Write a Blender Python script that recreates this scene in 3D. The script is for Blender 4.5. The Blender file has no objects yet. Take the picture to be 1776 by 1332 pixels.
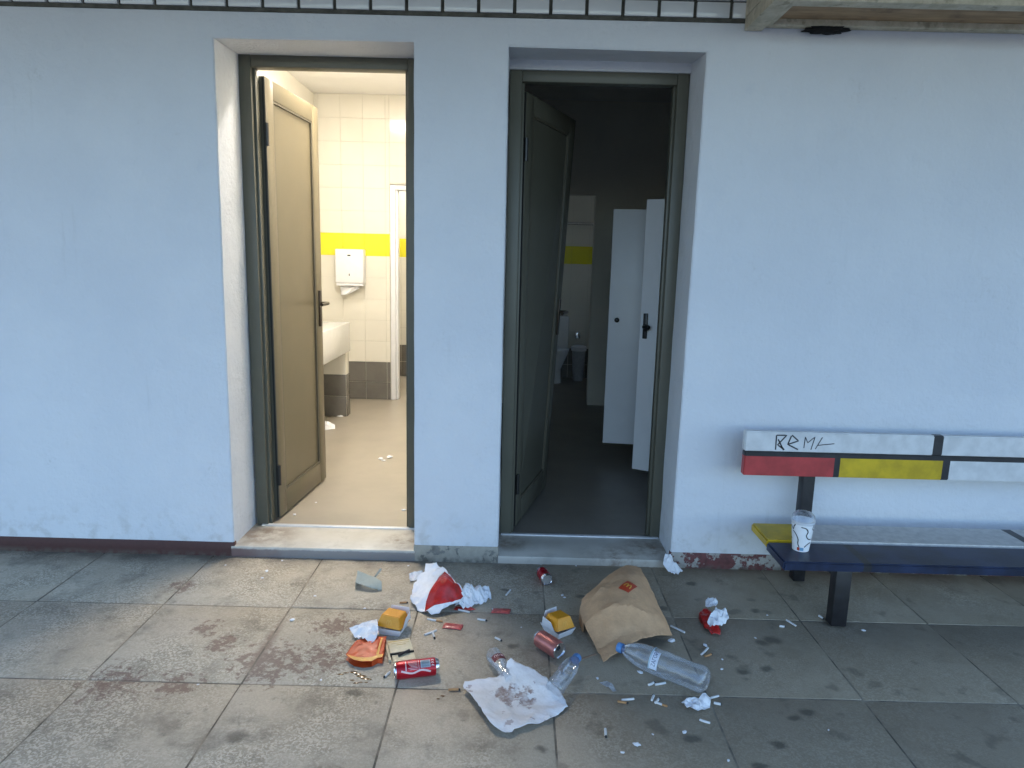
import bpy, bmesh, math, random
import numpy as np
from mathutils import Vector, Matrix, noise
from mathutils.geometry import delaunay_2d_cdt
R = math.radians
random.seed(7)
scene = bpy.context.scene
col = scene.collection

# ------------------------------------------------------------------ camera
cam_d = bpy.data.cameras.new('camera'); cam = bpy.data.objects.new('camera', cam_d); col.objects.link(cam)
cam_d.sensor_fit = 'HORIZONTAL'; cam_d.sensor_width = 36.0; cam_d.lens = 1200/1776*36
cam_d.clip_start = 0.05; cam_d.clip_end = 2000
PIT, YAW, ROL = .1759, -.0029, .0245
fw = Vector((math.sin(YAW)*math.cos(PIT), math.cos(YAW)*math.cos(PIT), -math.sin(PIT)))
rt = Vector((math.cos(YAW), -math.sin(YAW), 0)); up = rt.cross(fw)
r2 = rt*math.cos(ROL)+up*math.sin(ROL); u2 = up*math.cos(ROL)-rt*math.sin(ROL)
m3 = Matrix((r2, u2, -fw)).transposed()
cam.matrix_world = Matrix.Translation((0, -2.951, 1.35)) @ m3.to_4x4()
scene.camera = cam

# ------------------------------------------------------------------ sky, sun, exposure
SUN_EL, SUN_AZ = R(28), R(-25)         # azimuth from +Y, clockwise: behind the building, the front stands in open shade
world = bpy.data.worlds.new('World'); scene.world = world; world.use_nodes = True
wn = world.node_tree.nodes; bg = wn['Background']
sky = wn.new('ShaderNodeTexSky'); sky.sky_type = 'NISHITA'; sky.sun_disc = False
sky.sun_elevation = SUN_EL; sky.sun_rotation = SUN_AZ; sky.air_density = 1.0; sky.dust_density = 1.0; sky.ozone_density = 3.0
world.node_tree.links.new(sky.outputs[0], bg.inputs[0]); bg.inputs[1].default_value = 0.15
sun_d = bpy.data.lights.new('sun', 'SUN'); sun = bpy.data.objects.new('sun', sun_d); col.objects.link(sun)
sun_d.energy = 2.0; sun_d.angle = R(.5); sun_d.color = (1.0, .95, .88)
sdir = Vector((math.sin(SUN_AZ)*math.cos(SUN_EL), math.cos(SUN_AZ)*math.cos(SUN_EL), math.sin(SUN_EL)))
sun.rotation_euler = (-sdir).to_track_quat('-Z', 'Y').to_euler(); sun.location = sdir*20
scene.view_settings.view_transform = 'Standard'; scene.view_settings.look = 'None'
scene.cycles.max_bounces = 7; scene.cycles.diffuse_bounces = 4; scene.cycles.glossy_bounces = 3; scene.cycles.transparent_max_bounces = 10
scene.view_settings.gamma = 1.0; scene.view_settings.exposure = 1.78
LAMP = 27.0

# ------------------------------------------------------------------ materials
class N:
    def __init__(s, name):
        s.m = bpy.data.materials.new(name); s.m.use_nodes = True
        s.t = s.m.node_tree; s.b = s.t.nodes['Principled BSDF']; s.out = s.t.nodes['Material Output']
    def new(s, ty, **kw):
        n = s.t.nodes.new(ty)
        for k, v in kw.items(): setattr(n, k, v)
        return n
    def link(s, a, b): s.t.links.new(a, b)
    def pos(s, world=False):
        if world: return s.new('ShaderNodeNewGeometry').outputs['Position']
        return s.new('ShaderNodeTexCoord').outputs['Object']
    def noise(s, vec, scale, detail=4, rough=.6):
        n = s.new('ShaderNodeTexNoise'); s.link(vec, n.inputs['Vector'])
        n.inputs['Scale'].default_value = scale; n.inputs['Detail'].default_value = detail; n.inputs['Roughness'].default_value = rough
        return n.outputs['Fac']
    def ramp(s, fac, lo, hi, a=0., b=1.):
        n = s.new('ShaderNodeMapRange'); n.interpolation_type = 'SMOOTHSTEP'; s.link(fac, n.inputs[0])
        for i, v in zip((1, 2, 3, 4), (lo, hi, a, b)): n.inputs[i].default_value = v
        return n.outputs[0]
    def math(s, op, a, b=None, clamp=False):
        n = s.new('ShaderNodeMath', operation=op, use_clamp=clamp)
        for i, v in enumerate((a, b)):
            if v is None: continue
            if isinstance(v, (int, float)): n.inputs[i].default_value = v
            else: s.link(v, n.inputs[i])
        return n.outputs[0]
    def mix(s, fac, a, b):
        n = s.new('ShaderNodeMix', data_type='RGBA')
        for i, v in ((0, fac), (6, a), (7, b)):
            if isinstance(v, (int, float)): n.inputs[i].default_value = v
            elif isinstance(v, tuple): n.inputs[i].default_value = (*v, 1)[:4]
            else: s.link(v, n.inputs[i])
        return n.outputs[2]
    def near(s, vec, p, r0, r1, sc=(1, 1, 1)):
        d = s.new('ShaderNodeVectorMath', operation='SUBTRACT'); s.link(vec, d.inputs[0]); d.inputs[1].default_value = p
        e = s.new('ShaderNodeVectorMath', operation='MULTIPLY'); s.link(d.outputs[0], e.inputs[0]); e.inputs[1].default_value = sc
        l = s.new('ShaderNodeVectorMath', operation='LENGTH'); s.link(e.outputs[0], l.inputs[0])
        return s.ramp(l.outputs['Value'], r0, r1, 1., 0.)
    def bump(s, h, strength, dist=.01):
        n = s.new('ShaderNodeBump'); s.link(h, n.inputs['Height']); n.inputs['Strength'].default_value = strength; n.inputs['Distance'].default_value = dist
        s.link(n.outputs[0], s.b.inputs['Normal']); return n
    def color(s, c):
        if isinstance(c, tuple): s.b.inputs['Base Color'].default_value = (*c, 1)
        else: s.link(c, s.b.inputs['Base Color'])
    def rough(s, v):
        if isinstance(v, (int, float)): s.b.inputs['Roughness'].default_value = v
        else: s.link(v, s.b.inputs['Roughness'])

def dk(c, f): return tuple(min(1, v*f) for v in c)
def plain(name, c, rough=.5, metallic=0., var=.12, scale=25, bump=.0, bscale=300, coat=0., transl=0., world=False):
    k = N(name); p = k.pos(world)
    f = k.noise(p, scale, 5)
    k.color(k.mix(k.ramp(f, .3, .7), dk(c, 1-var), dk(c, 1+var))); k.rough(rough)
    k.b.inputs['Metallic'].default_value = metallic
    if coat: k.b.inputs['Coat Weight'].default_value = coat; k.b.inputs['Coat Roughness'].default_value = .15
    if bump: k.bump(k.noise(p, bscale, 3), bump, .002)
    return k.m

def mat_plaster():
    k = N('painted_plaster'); p = k.pos(True)
    big = k.noise(p, 1.3, 4); mid = k.noise(p, 9, 5)
    c = k.mix(k.ramp(big, .3, .7), (.62, .64, .68), (.68, .695, .725))
    c = k.mix(k.ramp(mid, .55, .8, 0, .35), c, (.57, .60, .655))
    smear = k.math('MULTIPLY', k.ramp(k.noise(p, 4.2, 6, .7), .58, .72), k.ramp(k.noise(p, 60, 3), .45, .65))
    c = k.mix(k.math('MULTIPLY', smear, .28), c, (.40, .40, .39))
    x = k.new('ShaderNodeSeparateXYZ'); k.link(p, x.inputs[0])
    mp = k.new('ShaderNodeMapping'); k.link(p, mp.inputs[0]); mp.inputs['Scale'].default_value = (9, 9, .8)
    run = k.math('MULTIPLY', k.ramp(k.noise(mp.outputs[0], 2.2, 5, .6), .60, .74), k.ramp(k.noise(p, 1.7, 3), .45, .65))
    c = k.mix(k.math('MULTIPLY', run, .22), c, (.44, .44, .43))
    rep = k.ramp(k.noise(p, .9, 2, .4), .60, .615)
    c = k.mix(k.math('MULTIPLY', rep, .16), c, (.74, .75, .77))
    low = k.math('MULTIPLY', k.ramp(x.outputs['Z'], .08, .30, 1, 0), k.ramp(k.noise(p, 14, 5), .48, .7))
    c = k.mix(k.math('MULTIPLY', low, .45), c, (.42, .40, .37))
    k.color(c); k.rough(.75)
    h = k.math('ADD', k.math('MULTIPLY', k.noise(p, 55, 5, .65), .6), k.math('MULTIPLY', k.noise(p, 11, 3), 1.3))
    k.bump(h, .8, .008); return k.m

def mat_slab():
    k = N('terrazzo_slab'); p = k.pos(True)
    oi = k.new('ShaderNodeObjectInfo')
    base = k.mix(k.ramp(k.noise(p, 3.2, 6, .65), .3, .72), (.40, .335, .25), (.56, .485, .375))
    base = k.mix(k.math('MULTIPLY', oi.outputs['Random'], .35), base, (.44, .385, .30))
    # aggregate
    v = k.new('ShaderNodeTexVoronoi'); k.link(p, v.inputs['Vector']); v.inputs['Scale'].default_value = 190; v.inputs['Randomness'].default_value = 1
    sep = k.new('ShaderNodeSeparateColor'); k.link(v.outputs['Color'], sep.inputs[0])
    agg = k.mix(k.ramp(sep.outputs[0], .2, .95), (.22, .18, .125), (.66, .59, .47))
    worn = k.ramp(k.noise(p, 2.2, 5, .7), .42, .62, .12, .62)
    base = k.mix(worn, base, agg)
    # grime
    g = k.ramp(k.noise(p, 5.5, 8, .72), .48, .70)
    base = k.mix(k.math('MULTIPLY', g, .55), base, (.12, .10, .072))
    g2 = k.ramp(k.noise(p, 17, 6, .7), .57, .72)
    base = k.mix(k.math('MULTIPLY', g2, .5), base, (.095, .082, .064))
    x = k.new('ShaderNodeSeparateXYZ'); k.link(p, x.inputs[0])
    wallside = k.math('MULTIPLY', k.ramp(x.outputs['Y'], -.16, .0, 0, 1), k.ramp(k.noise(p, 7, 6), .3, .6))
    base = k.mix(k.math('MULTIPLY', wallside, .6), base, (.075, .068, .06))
    # right-hand slabs: trodden-in dirt, with part of their shade painted in
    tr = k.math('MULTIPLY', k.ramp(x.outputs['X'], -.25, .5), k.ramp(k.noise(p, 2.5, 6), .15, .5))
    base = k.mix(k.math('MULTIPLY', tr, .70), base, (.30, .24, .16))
    # chewing gum
    v2 = k.new('ShaderNodeTexVoronoi'); k.link(p, v2.inputs['Vector']); v2.inputs['Scale'].default_value = 5.2
    s2 = k.new('ShaderNodeSeparateColor'); k.link(v2.outputs['Color'], s2.inputs[0])
    lim = k.math('MULTIPLY', k.math('SUBTRACT', s2.outputs[1], .5), .17)
    dd = k.math('ADD', v2.outputs['Distance'], k.math('MULTIPLY', k.math('SUBTRACT', k.noise(p, 24, 4), .5), .16))
    gum = k.math('MULTIPLY', k.math('SUBTRACT', lim, dd), 16, True)
    base = k.mix(k.math('MULTIPLY', gum, .4), base, (.05, .043, .034))
    pd = k.new('ShaderNodeVectorMath', operation='ADD'); k.link(p, pd.inputs[0])
    nn = k.new('ShaderNodeTexNoise'); k.link(p, nn.inputs['Vector']); nn.inputs['Scale'].default_value = 28; nn.inputs['Detail'].default_value = 4
    nv = k.new('ShaderNodeVectorMath', operation='SCALE'); k.link(nn.outputs['Color'], nv.inputs[0]); nv.inputs['Scale'].default_value = .035
    k.link(nv.outputs[0], pd.inputs[1]); spots = None
    for (sx_, sy_, r_) in ((-.762, -1.196, .030), (.788, -.159, .022), (.984, -.388, .018), (.975, -.601, .034), (.93, -.62, .024), (.802, -.809, .02), (.542, -1.15, .024), (.02, -.686, .02), (.888, -.788, .022), (.931, -1.017, .026), (.884, -1.046, .02), (.104, -1.215, .016), (.787, -1.165, .02),
                      (.62, -.38, .02), (.30, -.30, .022), (-.02, -.26, .016), (.70, -1.26, .022), (-.48, -.98, .026), (1.27, -.46, .05), (.53, -.64, .05), (.62, -.86, .05)):  # the widest spots sit at the bench leg, paper bag and large bottle
        a = k.near(pd.outputs[0], (sx_+.0175, sy_+.0175, .0175), r_*.35, r_*1.25, (.8, 1.1, .3)); spots = a if spots is None else k.math('MAXIMUM', spots, a)
    base = k.mix(k.math('MULTIPLY', spots, .72), base, (.075, .064, .046))
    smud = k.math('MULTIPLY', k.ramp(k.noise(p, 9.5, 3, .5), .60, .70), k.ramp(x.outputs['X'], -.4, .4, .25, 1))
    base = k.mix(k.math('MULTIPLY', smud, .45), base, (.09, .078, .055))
    # old oxide-red paint, worn to patches
    reg = None
    for (px, py, r0, r1) in ((-.80, -.82, .03, .22), (-.64, -.58, .0, .16), (-.62, -.80, .0, .18), (-1.05, -.965, .0, .14), (-1.25, -.96, .0, .20),
                             (-1.0, -.72, .0, .12), (-1.1, -.62, .0, .10), (-1.36, -.30, .0, .12)):
        a = k.near(p, (px, py, 0), r0, r1)
        reg = a if reg is None else k.math('MAXIMUM', reg, a)
    jx = k.near(p, (-.848, -.74, 0), .03, .30, (9, 1, 1))
    flake = k.ramp(k.math('ADD', k.noise(p, 26, 8, .75), k.math('MULTIPLY', reg, .17)), .60, .66)
    pm = k.math('MAXIMUM', k.math('MULTIPLY', flake, k.ramp(reg, 0, .3)), k.math('MULTIPLY', jx, k.ramp(k.noise(p, 22, 4), .30, .5)))
    base = k.mix(k.math('MULTIPLY', pm, .68), base, (.16, .082, .058))
    # white specks
    sp = k.ramp(k.noise(p, 95, 2), .74, .78)
    base = k.mix(k.math('MULTIPLY', sp, .5), base, (.55, .53, .5))
    k.color(base)
    k.rough(k.ramp(k.noise(p, 4, 5), .3, .7, .42, .72))
    h = k.math('ADD', k.math('MULTIPLY', k.noise(p, 170, 4, .7), .8), k.math('MULTIPLY', k.noise(p, 12, 4), .9))
    h = k.math('ADD', h, k.math('MULTIPLY', pm, .25))
    k.bump(h, .65, .004); return k.m

def mat_peel(name, under, paint, thr, scale=14):
    k = N(name); p = k.pos(True)
    f = k.ramp(k.noise(p, scale, 8, .7), thr-.02, thr+.02)
    u = k.mix(k.ramp(k.noise(p, 30, 5), .4, .7), under, dk(under, .6))
    c = k.mix(f, u, k.mix(k.noise(p, 50, 4), paint, dk(paint, .6)))
    x = k.new('ShaderNodeSeparateXYZ'); k.link(p, x.inputs[0])
    d = k.math('MULTIPLY', k.ramp(x.outputs['Z'], .0, .03, 1, 0), k.ramp(k.noise(p, 25, 4), .35, .6))
    c = k.mix(k.math('MULTIPLY', d, .7), c, (.12, .105, .085))
    k.color(c); k.rough(.6); k.bump(k.math('ADD', f, k.math('MULTIPLY', k.noise(p, 60, 4), .5)), .5, .004); return k.m

def mat_marble():
    k = N('marble_sill'); p = k.pos(True)
    c = k.mix(k.ramp(k.noise(p, 5, 6), .35, .7), (.60, .56, .49), (.50, .46, .39))
    st = None
    for (px, py, r) in ((-1.17, .15, .24), (-.5, .1, .14), (.66, .14, .2), (-.02, .16, .14), (.5, .02, .2)):
        a = k.near(p, (px, py, .04), .02, r); st = a if st is None else k.math('MAXIMUM', st, a)
    rust = k.math('MULTIPLY', st, k.ramp(k.noise(p, 12, 6, .7), .36, .62))
    c = k.mix(k.math('MULTIPLY', rust, .75), c, (.17, .095, .045))
    c = k.mix(k.math('MULTIPLY', k.ramp(k.noise(p, 9, 8, .7), .52, .68), .3), c, (.24, .22, .18))
    x = k.new('ShaderNodeSeparateXYZ'); k.link(p, x.inputs[0])
    fr_ = k.math('MULTIPLY', k.ramp(x.outputs['Y'], -.0025, .004, 1, 0), k.ramp(k.math('ADD', x.outputs['Z'], k.math('MULTIPLY', k.noise(p, 40, 4), .012)), .040, .050, 1, 0))
    fr_ = k.math('MULTIPLY', fr_, k.ramp(x.outputs['X'], -.4, -.3, 1, .25))
    c = k.mix(k.math('MULTIPLY', fr_, .9), c, k.mix(k.ramp(k.math('ADD', x.outputs['X'], k.math('MULTIPLY', k.noise(p, 20, 4), .25)), -1.15, -.8), (.12, .06, .06), (.20, .185, .185)))
    k.color(c); k.rough(.38); k.bump(k.noise(p, 80, 4), .15, .002); return k.m

def mat_plastic_film(name, tint=(.95, .97, 1), haze=.10):
    k = N(name); nt = k.t
    tr = k.new('ShaderNodeBsdfTransparent'); tr.inputs[0].default_value = (*tint, 1)
    gl = k.new('ShaderNodeBsdfGlossy'); gl.inputs['Roughness'].default_value = .06; gl.inputs[0].default_value = (1, 1, 1, 1)
    df = k.new('ShaderNodeBsdfTranslucent'); df.inputs[0].default_value = (.85, .88, .92, 1)
    d2 = k.new('ShaderNodeBsdfDiffuse'); d2.inputs[0].default_value = (.8, .83, .87, 1)
    p = k.pos()
    b = k.new('ShaderNodeBump'); k.link(k.noise(p, 45, 4), b.inputs['Height']); b.inputs['Strength'].default_value = .5; b.inputs['Distance'].default_value = .006
    k.link(b.outputs[0], gl.inputs['Normal'])
    lw = k.new('ShaderNodeLayerWeight'); lw.inputs['Blend'].default_value = .32; k.link(b.outputs[0], lw.inputs['Normal'])
    fz = k.math('ADD', k.math('MULTIPLY', lw.outputs['Fresnel'], .65), .06)
    m0 = k.new('ShaderNodeMixShader'); m0.inputs[0].default_value = .5; k.link(df.outputs[0], m0.inputs[1]); k.link(d2.outputs[0], m0.inputs[2])
    m1 = k.new('ShaderNodeMixShader'); m1.inputs[0].default_value = haze; k.link(tr.outputs[0], m1.inputs[1]); k.link(m0.outputs[0], m1.inputs[2])
    m2 = k.new('ShaderNodeMixShader'); k.link(fz, m2.inputs[0]); k.link(m1.outputs[0], m2.inputs[1]); k.link(gl.outputs[0], m2.inputs[2])
    k.link(m2.outputs[0], k.out.inputs['Surface']); return k.m

def mat_paper(name, c, var=.06, transl=.15):
    k = N(name); p = k.pos(True)
    k.color(k.mix(k.ramp(k.noise(p, 30, 5), .3, .7), dk(c, 1-var), dk(c, 1+var))); k.rough(.75)
    k.b.inputs['Subsurface Weight'].default_value = 0
    h = k.math('ADD', k.noise(p, 70, 4, .6), k.math('MULTIPLY', k.noise(p, 28, 3), 1.5))
    k.bump(h, .4, .004); return k.m

def mat_wrapper():
    k = N('greasy_wrapper_paper'); p = k.pos(True)
    c = k.mix(k.ramp(k.noise(p, 10, 4), .3, .7), (.80, .80, .82), (.72, .72, .74))
    c = k.mix(k.math('MULTIPLY', k.near(p, (.02, -1.0, 0), .05, .16), .35), c, (.62, .56, .46))
    core = k.near(p, (.025, -.99, 0), .03, .095, (1, 1.6, 1))
    st = k.math('MULTIPLY', k.ramp(k.math('ADD', k.noise(p, 32, 6, .65), k.math('MULTIPLY', core, .16)), .54, .62), k.ramp(core, 0, .35))
    c = k.mix(k.math('MULTIPLY', st, k.ramp(k.noise(p, 45, 4), .3, .65, .25, .85)), c, (.20, .105, .075))
    st2 = k.ramp(k.noise(p, 24, 3), .63, .67)
    c = k.mix(k.math('MULTIPLY', st2, .55), c, (.24, .15, .14))
    k.color(c); k.rough(.6)
    k.bump(k.math('ADD', k.noise(p, 60, 5), k.math('MULTIPLY', k.noise(p, 18, 3), 2)), .4, .005); return k.m

def mat_ply():
    k = N('stained_plywood'); p = k.pos(True)
    mp = k.new('ShaderNodeMapping'); k.link(p, mp.inputs[0]); mp.inputs['Scale'].default_value = (2, 14, 2)
    c = k.mix(k.ramp(k.noise(mp.outputs[0], 4, 6), .3, .7), (.30, .19, .10), (.44, .29, .16))
    c = k.mix(k.math('MULTIPLY', k.ramp(k.noise(p, 5, 6), .5, .7), .7), c, (.09, .05, .03))
    k.color(c); k.rough(.7); return k.m

def mat_wood_paint():
    k = N('weathered_cream_timber'); p = k.pos(True)
    mp = k.new('ShaderNodeMapping'); k.link(p, mp.inputs[0]); mp.inputs['Scale'].default_value = (6, 6, 6)
    c = k.mix(k.ramp(k.noise(mp.outputs[0], 3, 8, .7), .35, .68), (.44, .39, .28), (.60, .54, .42))
    c = k.mix(k.math('MULTIPLY', k.ramp(k.noise(p, 22, 6), .55, .7), .6), c, (.2, .17, .11))
    k.color(c); k.rough(.7); k.bump(k.noise(p, 60, 4), .3, .003); return k.m

def emis(name, c, s):
    k = N(name); k.b.inputs['Base Color'].default_value = (.8, .8, .8, 1)
    k.b.inputs['Emission Color'].default_value = (*c, 1); k.b.inputs['Emission Strength'].default_value = s; return k.m

M = dict(
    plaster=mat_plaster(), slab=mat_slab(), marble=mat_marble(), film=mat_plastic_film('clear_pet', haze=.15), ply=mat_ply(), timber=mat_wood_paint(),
    tile=plain('white_glazed_tile', (.66, .68, .70), .12, var=.05, scale=4, world=True), grout=plain('dark_grout', (.085, .083, .07), .9, var=.3, bump=.4),
    joint=plain('dirty_joint', (.235, .20, .15), .9, var=.55, scale=9, bump=.5, world=True),
    skirt_red=mat_peel('maroon_skirting', (.36, .31, .27), (.085, .03, .027), .31), skirt_beige=mat_peel('worn_beige_skirting', (.20, .19, .17), (.42, .385, .32), .44),
    skirt_peel=mat_peel('peeling_skirting', (.15, .045, .045), (.46, .43, .39), .535, 11),
    frame=plain('olive_grey_aluminium', (.10, .096, .072), .42, var=.05, scale=6), door=plain('beige_door_panel', (.14, .115, .068), .34, var=.04, scale=5),
    bead=plain('door_bead', (.10, .088, .062), .4, var=.05), dark=plain('black_plastic', (.018, .018, .018), .35), steel=plain('brushed_aluminium', (.70, .70, .71), .35, .25, var=.05),
    chrome=plain('polished_can_end', (.78, .78, .80), .2, 1.0, var=.05), bronze=plain('bronze_handle', (.055, .04, .028), .3, .6),
    creamtile=plain('cream_wall_tile', (.70, .665, .58), .14, var=.02, scale=3, world=True), yellow_tile=plain('yellow_wall_tile', (.74, .66, .03), .15, var=.03, scale=4, world=True),
    greytile=plain('dark_grey_wall_tile', (.15, .14, .125), .22, var=.12, scale=6, world=True), wgrout=plain('pale_grout', (.70, .665, .58), .8, var=.05),
    inwall=plain('cream_interior_paint', (.80, .76, .66), .6, var=.03, scale=3), ceiling=plain('white_ceiling', (.83, .81, .78), .8, var=.02, scale=3),
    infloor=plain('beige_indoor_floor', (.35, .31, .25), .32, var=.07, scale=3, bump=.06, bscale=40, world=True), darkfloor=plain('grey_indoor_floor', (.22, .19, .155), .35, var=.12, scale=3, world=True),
    whitegloss=plain('white_lacquer', (.74, .74, .76), .3, var=.02), ceramic=plain('white_ceramic', (.80, .80, .79), .12, var=.02),
    cubdoor=plain('white_cubicle_laminate', (.88, .88, .89), .35, var=.03, scale=3), binbody=plain('grey_bin', (.42, .43, .45), .4),
    bench_white=plain('bench_white_paint', (.62, .62, .62), .45, var=.10, scale=14, bump=.15, bscale=60), bench_black=plain('bench_black_paint', (.022, .022, .026), .42, var=.3, scale=20, bump=.15, bscale=60),
    bench_red=plain('bench_red_paint', (.42, .045, .045), .45, var=.18, scale=12, bump=.15, bscale=60), bench_yellow=plain('bench_yellow_paint', (.55, .37, .01), .45, var=.18, scale=12, bump=.15, bscale=60),
    bench_blue=plain('bench_blue_paint', (.012, .021, .055), .38, var=.4, scale=10, bump=.15, bscale=60), bench_worn=plain('bench_worn_cream_paint', (.56, .545, .52), .5, var=.12, scale=30, bump=.2, bscale=60),
    black_metal=plain('black_steel_tube', (.014, .013, .015), .45, var=.3), ink=plain('marker_ink', (.035, .035, .04), .6),
    kraft=mat_paper('kraft_paper', (.60, .355, .19), .07), napkin=mat_paper('white_napkin', (.80, .80, .82), .03), wrapper=mat_wrapper(), wax=mat_paper('white_wrap_paper', (.78, .78, .80), .04),
    redpaper=plain('red_printed_paper', (.46, .022, .018), .33, var=.25, scale=22, bump=.4, bscale=50), foilred=plain('red_sachet', (.50, .09, .075), .3, var=.25, scale=60, bump=.3, bscale=120),
    orange=plain('orange_carton', (.72, .30, .012), .42, var=.08), friesred=plain('orange_red_carton', (.58, .075, .012), .4, var=.15), yellowcarton=plain('yellow_inside_and_highlight', (.78, .42, .09), .5, var=.12),
    whitecarton=plain('white_carton', (.72, .72, .74), .5, var=.05), canred=plain('red_can_paint', (.42, .008, .02), .28, .35, var=.08), canpink=plain('dusty_rose_can_paint', (.44, .15, .13), .33, .4, var=.15, scale=30),
    canwhite=plain('can_white_print', (.68, .50, .50), .4), barcode=plain('barcode_grey', (.34, .40, .44), .5), barline=plain('barcode_line', (.10, .12, .15), .5),
    cap=plain('blue_cap', (.10, .28, .60), .4), labelw=plain('bottle_label_white', (.66, .70, .78), .45), labelb=plain('bottle_label_navy', (.02, .045, .14), .45), labelr=plain('bottle_label_maroon', (.16, .03, .035), .45),
    labelc=plain('bottle_label_cyan', (.42, .55, .62), .4), cream=plain('cream_card', (.62, .55, .38), .5, var=.12, scale=40), gold=plain('gold_print', (.40, .28, .08), .4, .3), sage=mat_paper('grey_green_card', (.38, .39, .33), .05),
    cigw=plain('cigarette_paper', (.74, .73, .71), .7, var=.08), cigf=plain('cigarette_filter', (.46, .24, .10), .7, var=.2), ash=plain('ash', (.04, .037, .035), .9), stick=plain('wooden_stirrer', (.36, .24, .16), .6, var=.15),
    logored=plain('logo_red', (.48, .05, .015), .5), logoyellow=plain('logo_yellow', (.72, .38, .05), .5), softM=plain('faded_gold_print', (.80, .42, .06), .4), cupw=plain('cup_white', (.85, .85, .86), .4, var=.03),
    cupblue=plain('cup_blue_print', (.16, .36, .55), .5), stain=plain('dried_stain', (.045, .037, .026), .55, var=.3, scale=60), syrup=plain('brown_syrup', (.14, .07, .02), .12, var=.3), greyfilm=mat_plastic_film('milky_film', (.9, .9, .92), .5),
    lamp=emis('lamp_diffuser', (1.0, .925, .81), LAMP*2.75), lamp2=emis('far_lamp_diffuser', (1.0, .955, .88), LAMP*1.05), glass=mat_plastic_film('window_glass', (.9, .93, .95), .03), concrete=plain('grey_concrete', (.33, .32, .30), .8, var=.15, scale=6, bump=.3, world=True),
    soffit=plain('dark_canopy_underside', (.09, .07, .05), .7, var=.2, world=True),  # underside of the unseen overhang, kept dark to cut bounce onto the wall
    earth=plain('schoolyard_concrete', (.24, .23, .215), .85, var=.25, scale=3, bump=.4, world=True), lump=plain('black_lump', (.012, .012, .012), .9, bump=.8, bscale=90),
)

# ------------------------------------------------------------------ helpers
def link(o, parent=None, **kw):
    col.objects.link(o)
    if parent is not None: o.parent = parent
    for k_, v in kw.items(): o[k_] = v
    return o
def mesh_obj(name, bm, mats, parent=None, smooth=False, loc=None, rot=None, **kw):
    me = bpy.data.meshes.new(name); bm.to_mesh(me); bm.free()
    for m in (mats if isinstance(mats, (list, tuple)) else [mats]): me.materials.append(M[m] if isinstance(m, str) else m)
    if smooth:
        me.shade_smooth()
        if smooth != True: me.set_sharp_from_angle(angle=R(smooth))
    o = bpy.data.objects.new(name, me); link(o, parent, **kw)
    if loc is not None: o.location = loc
    if rot is not None: o.rotation_euler = rot
    return o
def empty(name, loc=(0, 0, 0), rot=(0, 0, 0), **kw):
    o = bpy.data.objects.new(name, None); o.empty_display_size = .05; link(o, None, **kw); o.location = loc; o.rotation_euler = rot; return o
def box(bm, x0, x1, y0, y1, z0, z1, mi=0, bev=0., seg=2):
    vs = [bm.verts.new(p) for p in ((x0, y0, z0), (x1, y0, z0), (x1, y1, z0), (x0, y1, z0), (x0, y0, z1), (x1, y0, z1), (x1, y1, z1), (x0, y1, z1))]
    fs = [bm.faces.new([vs[i] for i in q]) for q in ((0, 3, 2, 1), (4, 5, 6, 7), (0, 1, 5, 4), (1, 2, 6, 5), (2, 3, 7, 6), (3, 0, 4, 7))]
    for f in fs: f.material_index = mi
    if bev:
        es = {e for f in fs for e in f.edges}
        r = bmesh.ops.bevel(bm, geom=list(es), offset=bev, segments=seg, affect='EDGES', profile=.5)
        for f in r['faces']: f.material_index = mi
    return vs
def boxo(name, x0, x1, y0, y1, z0, z1, mat, parent=None, bev=0., **kw):
    bm = bmesh.new(); box(bm, x0, x1, y0, y1, z0, z1, 0, bev); return mesh_obj(name, bm, mat, parent, smooth=(40 if bev else False), **kw)
def lathe(bm, prof, seg=28, mi=0, close0=True, close1=True, mis=None, fn=None):
    rings = []
    for (r, z) in prof:
        rings.append([bm.verts.new((r*math.cos(2*math.pi*i/seg), r*math.sin(2*math.pi*i/seg), z)) for i in range(seg)])
    for j in range(len(prof)-1):
        for i in range(seg):
            f = bm.faces.new((rings[j][i], rings[j][(i+1) % seg], rings[j+1][(i+1) % seg], rings[j+1][i])); f.material_index = mis[j] if mis else mi
    if close0: bm.faces.new(rings[0][::-1]).material_index = mis[0] if mis else mi
    if close1: bm.faces.new(rings[-1]).material_index = mis[-1] if mis else mi
def tube(bm, pts, r, seg=8, mi=0):
    pts = [Vector(p) for p in pts]; rings = []
    for i, p in enumerate(pts):
        t = (pts[min(i+1, len(pts)-1)]-pts[max(i-1, 0)]).normalized()
        a = Vector((0, 0, 1)) if abs(t.z) < .9 else Vector((1, 0, 0)); u = t.cross(a).normalized(); v = t.cross(u)
        rr = r[i] if isinstance(r, (list, tuple)) else r
        rings.append([bm.verts.new(p+(u*math.cos(2*math.pi*k/seg)+v*math.sin(2*math.pi*k/seg))*rr) for k in range(seg)])
    for a, b in zip(rings, rings[1:]):
        for k in range(seg): bm.faces.new((a[k], a[(k+1) % seg], b[(k+1) % seg], b[k])).material_index = mi
    bm.faces.new(rings[0][::-1]).material_index = mi; bm.faces.new(rings[-1]).material_index = mi
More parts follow.
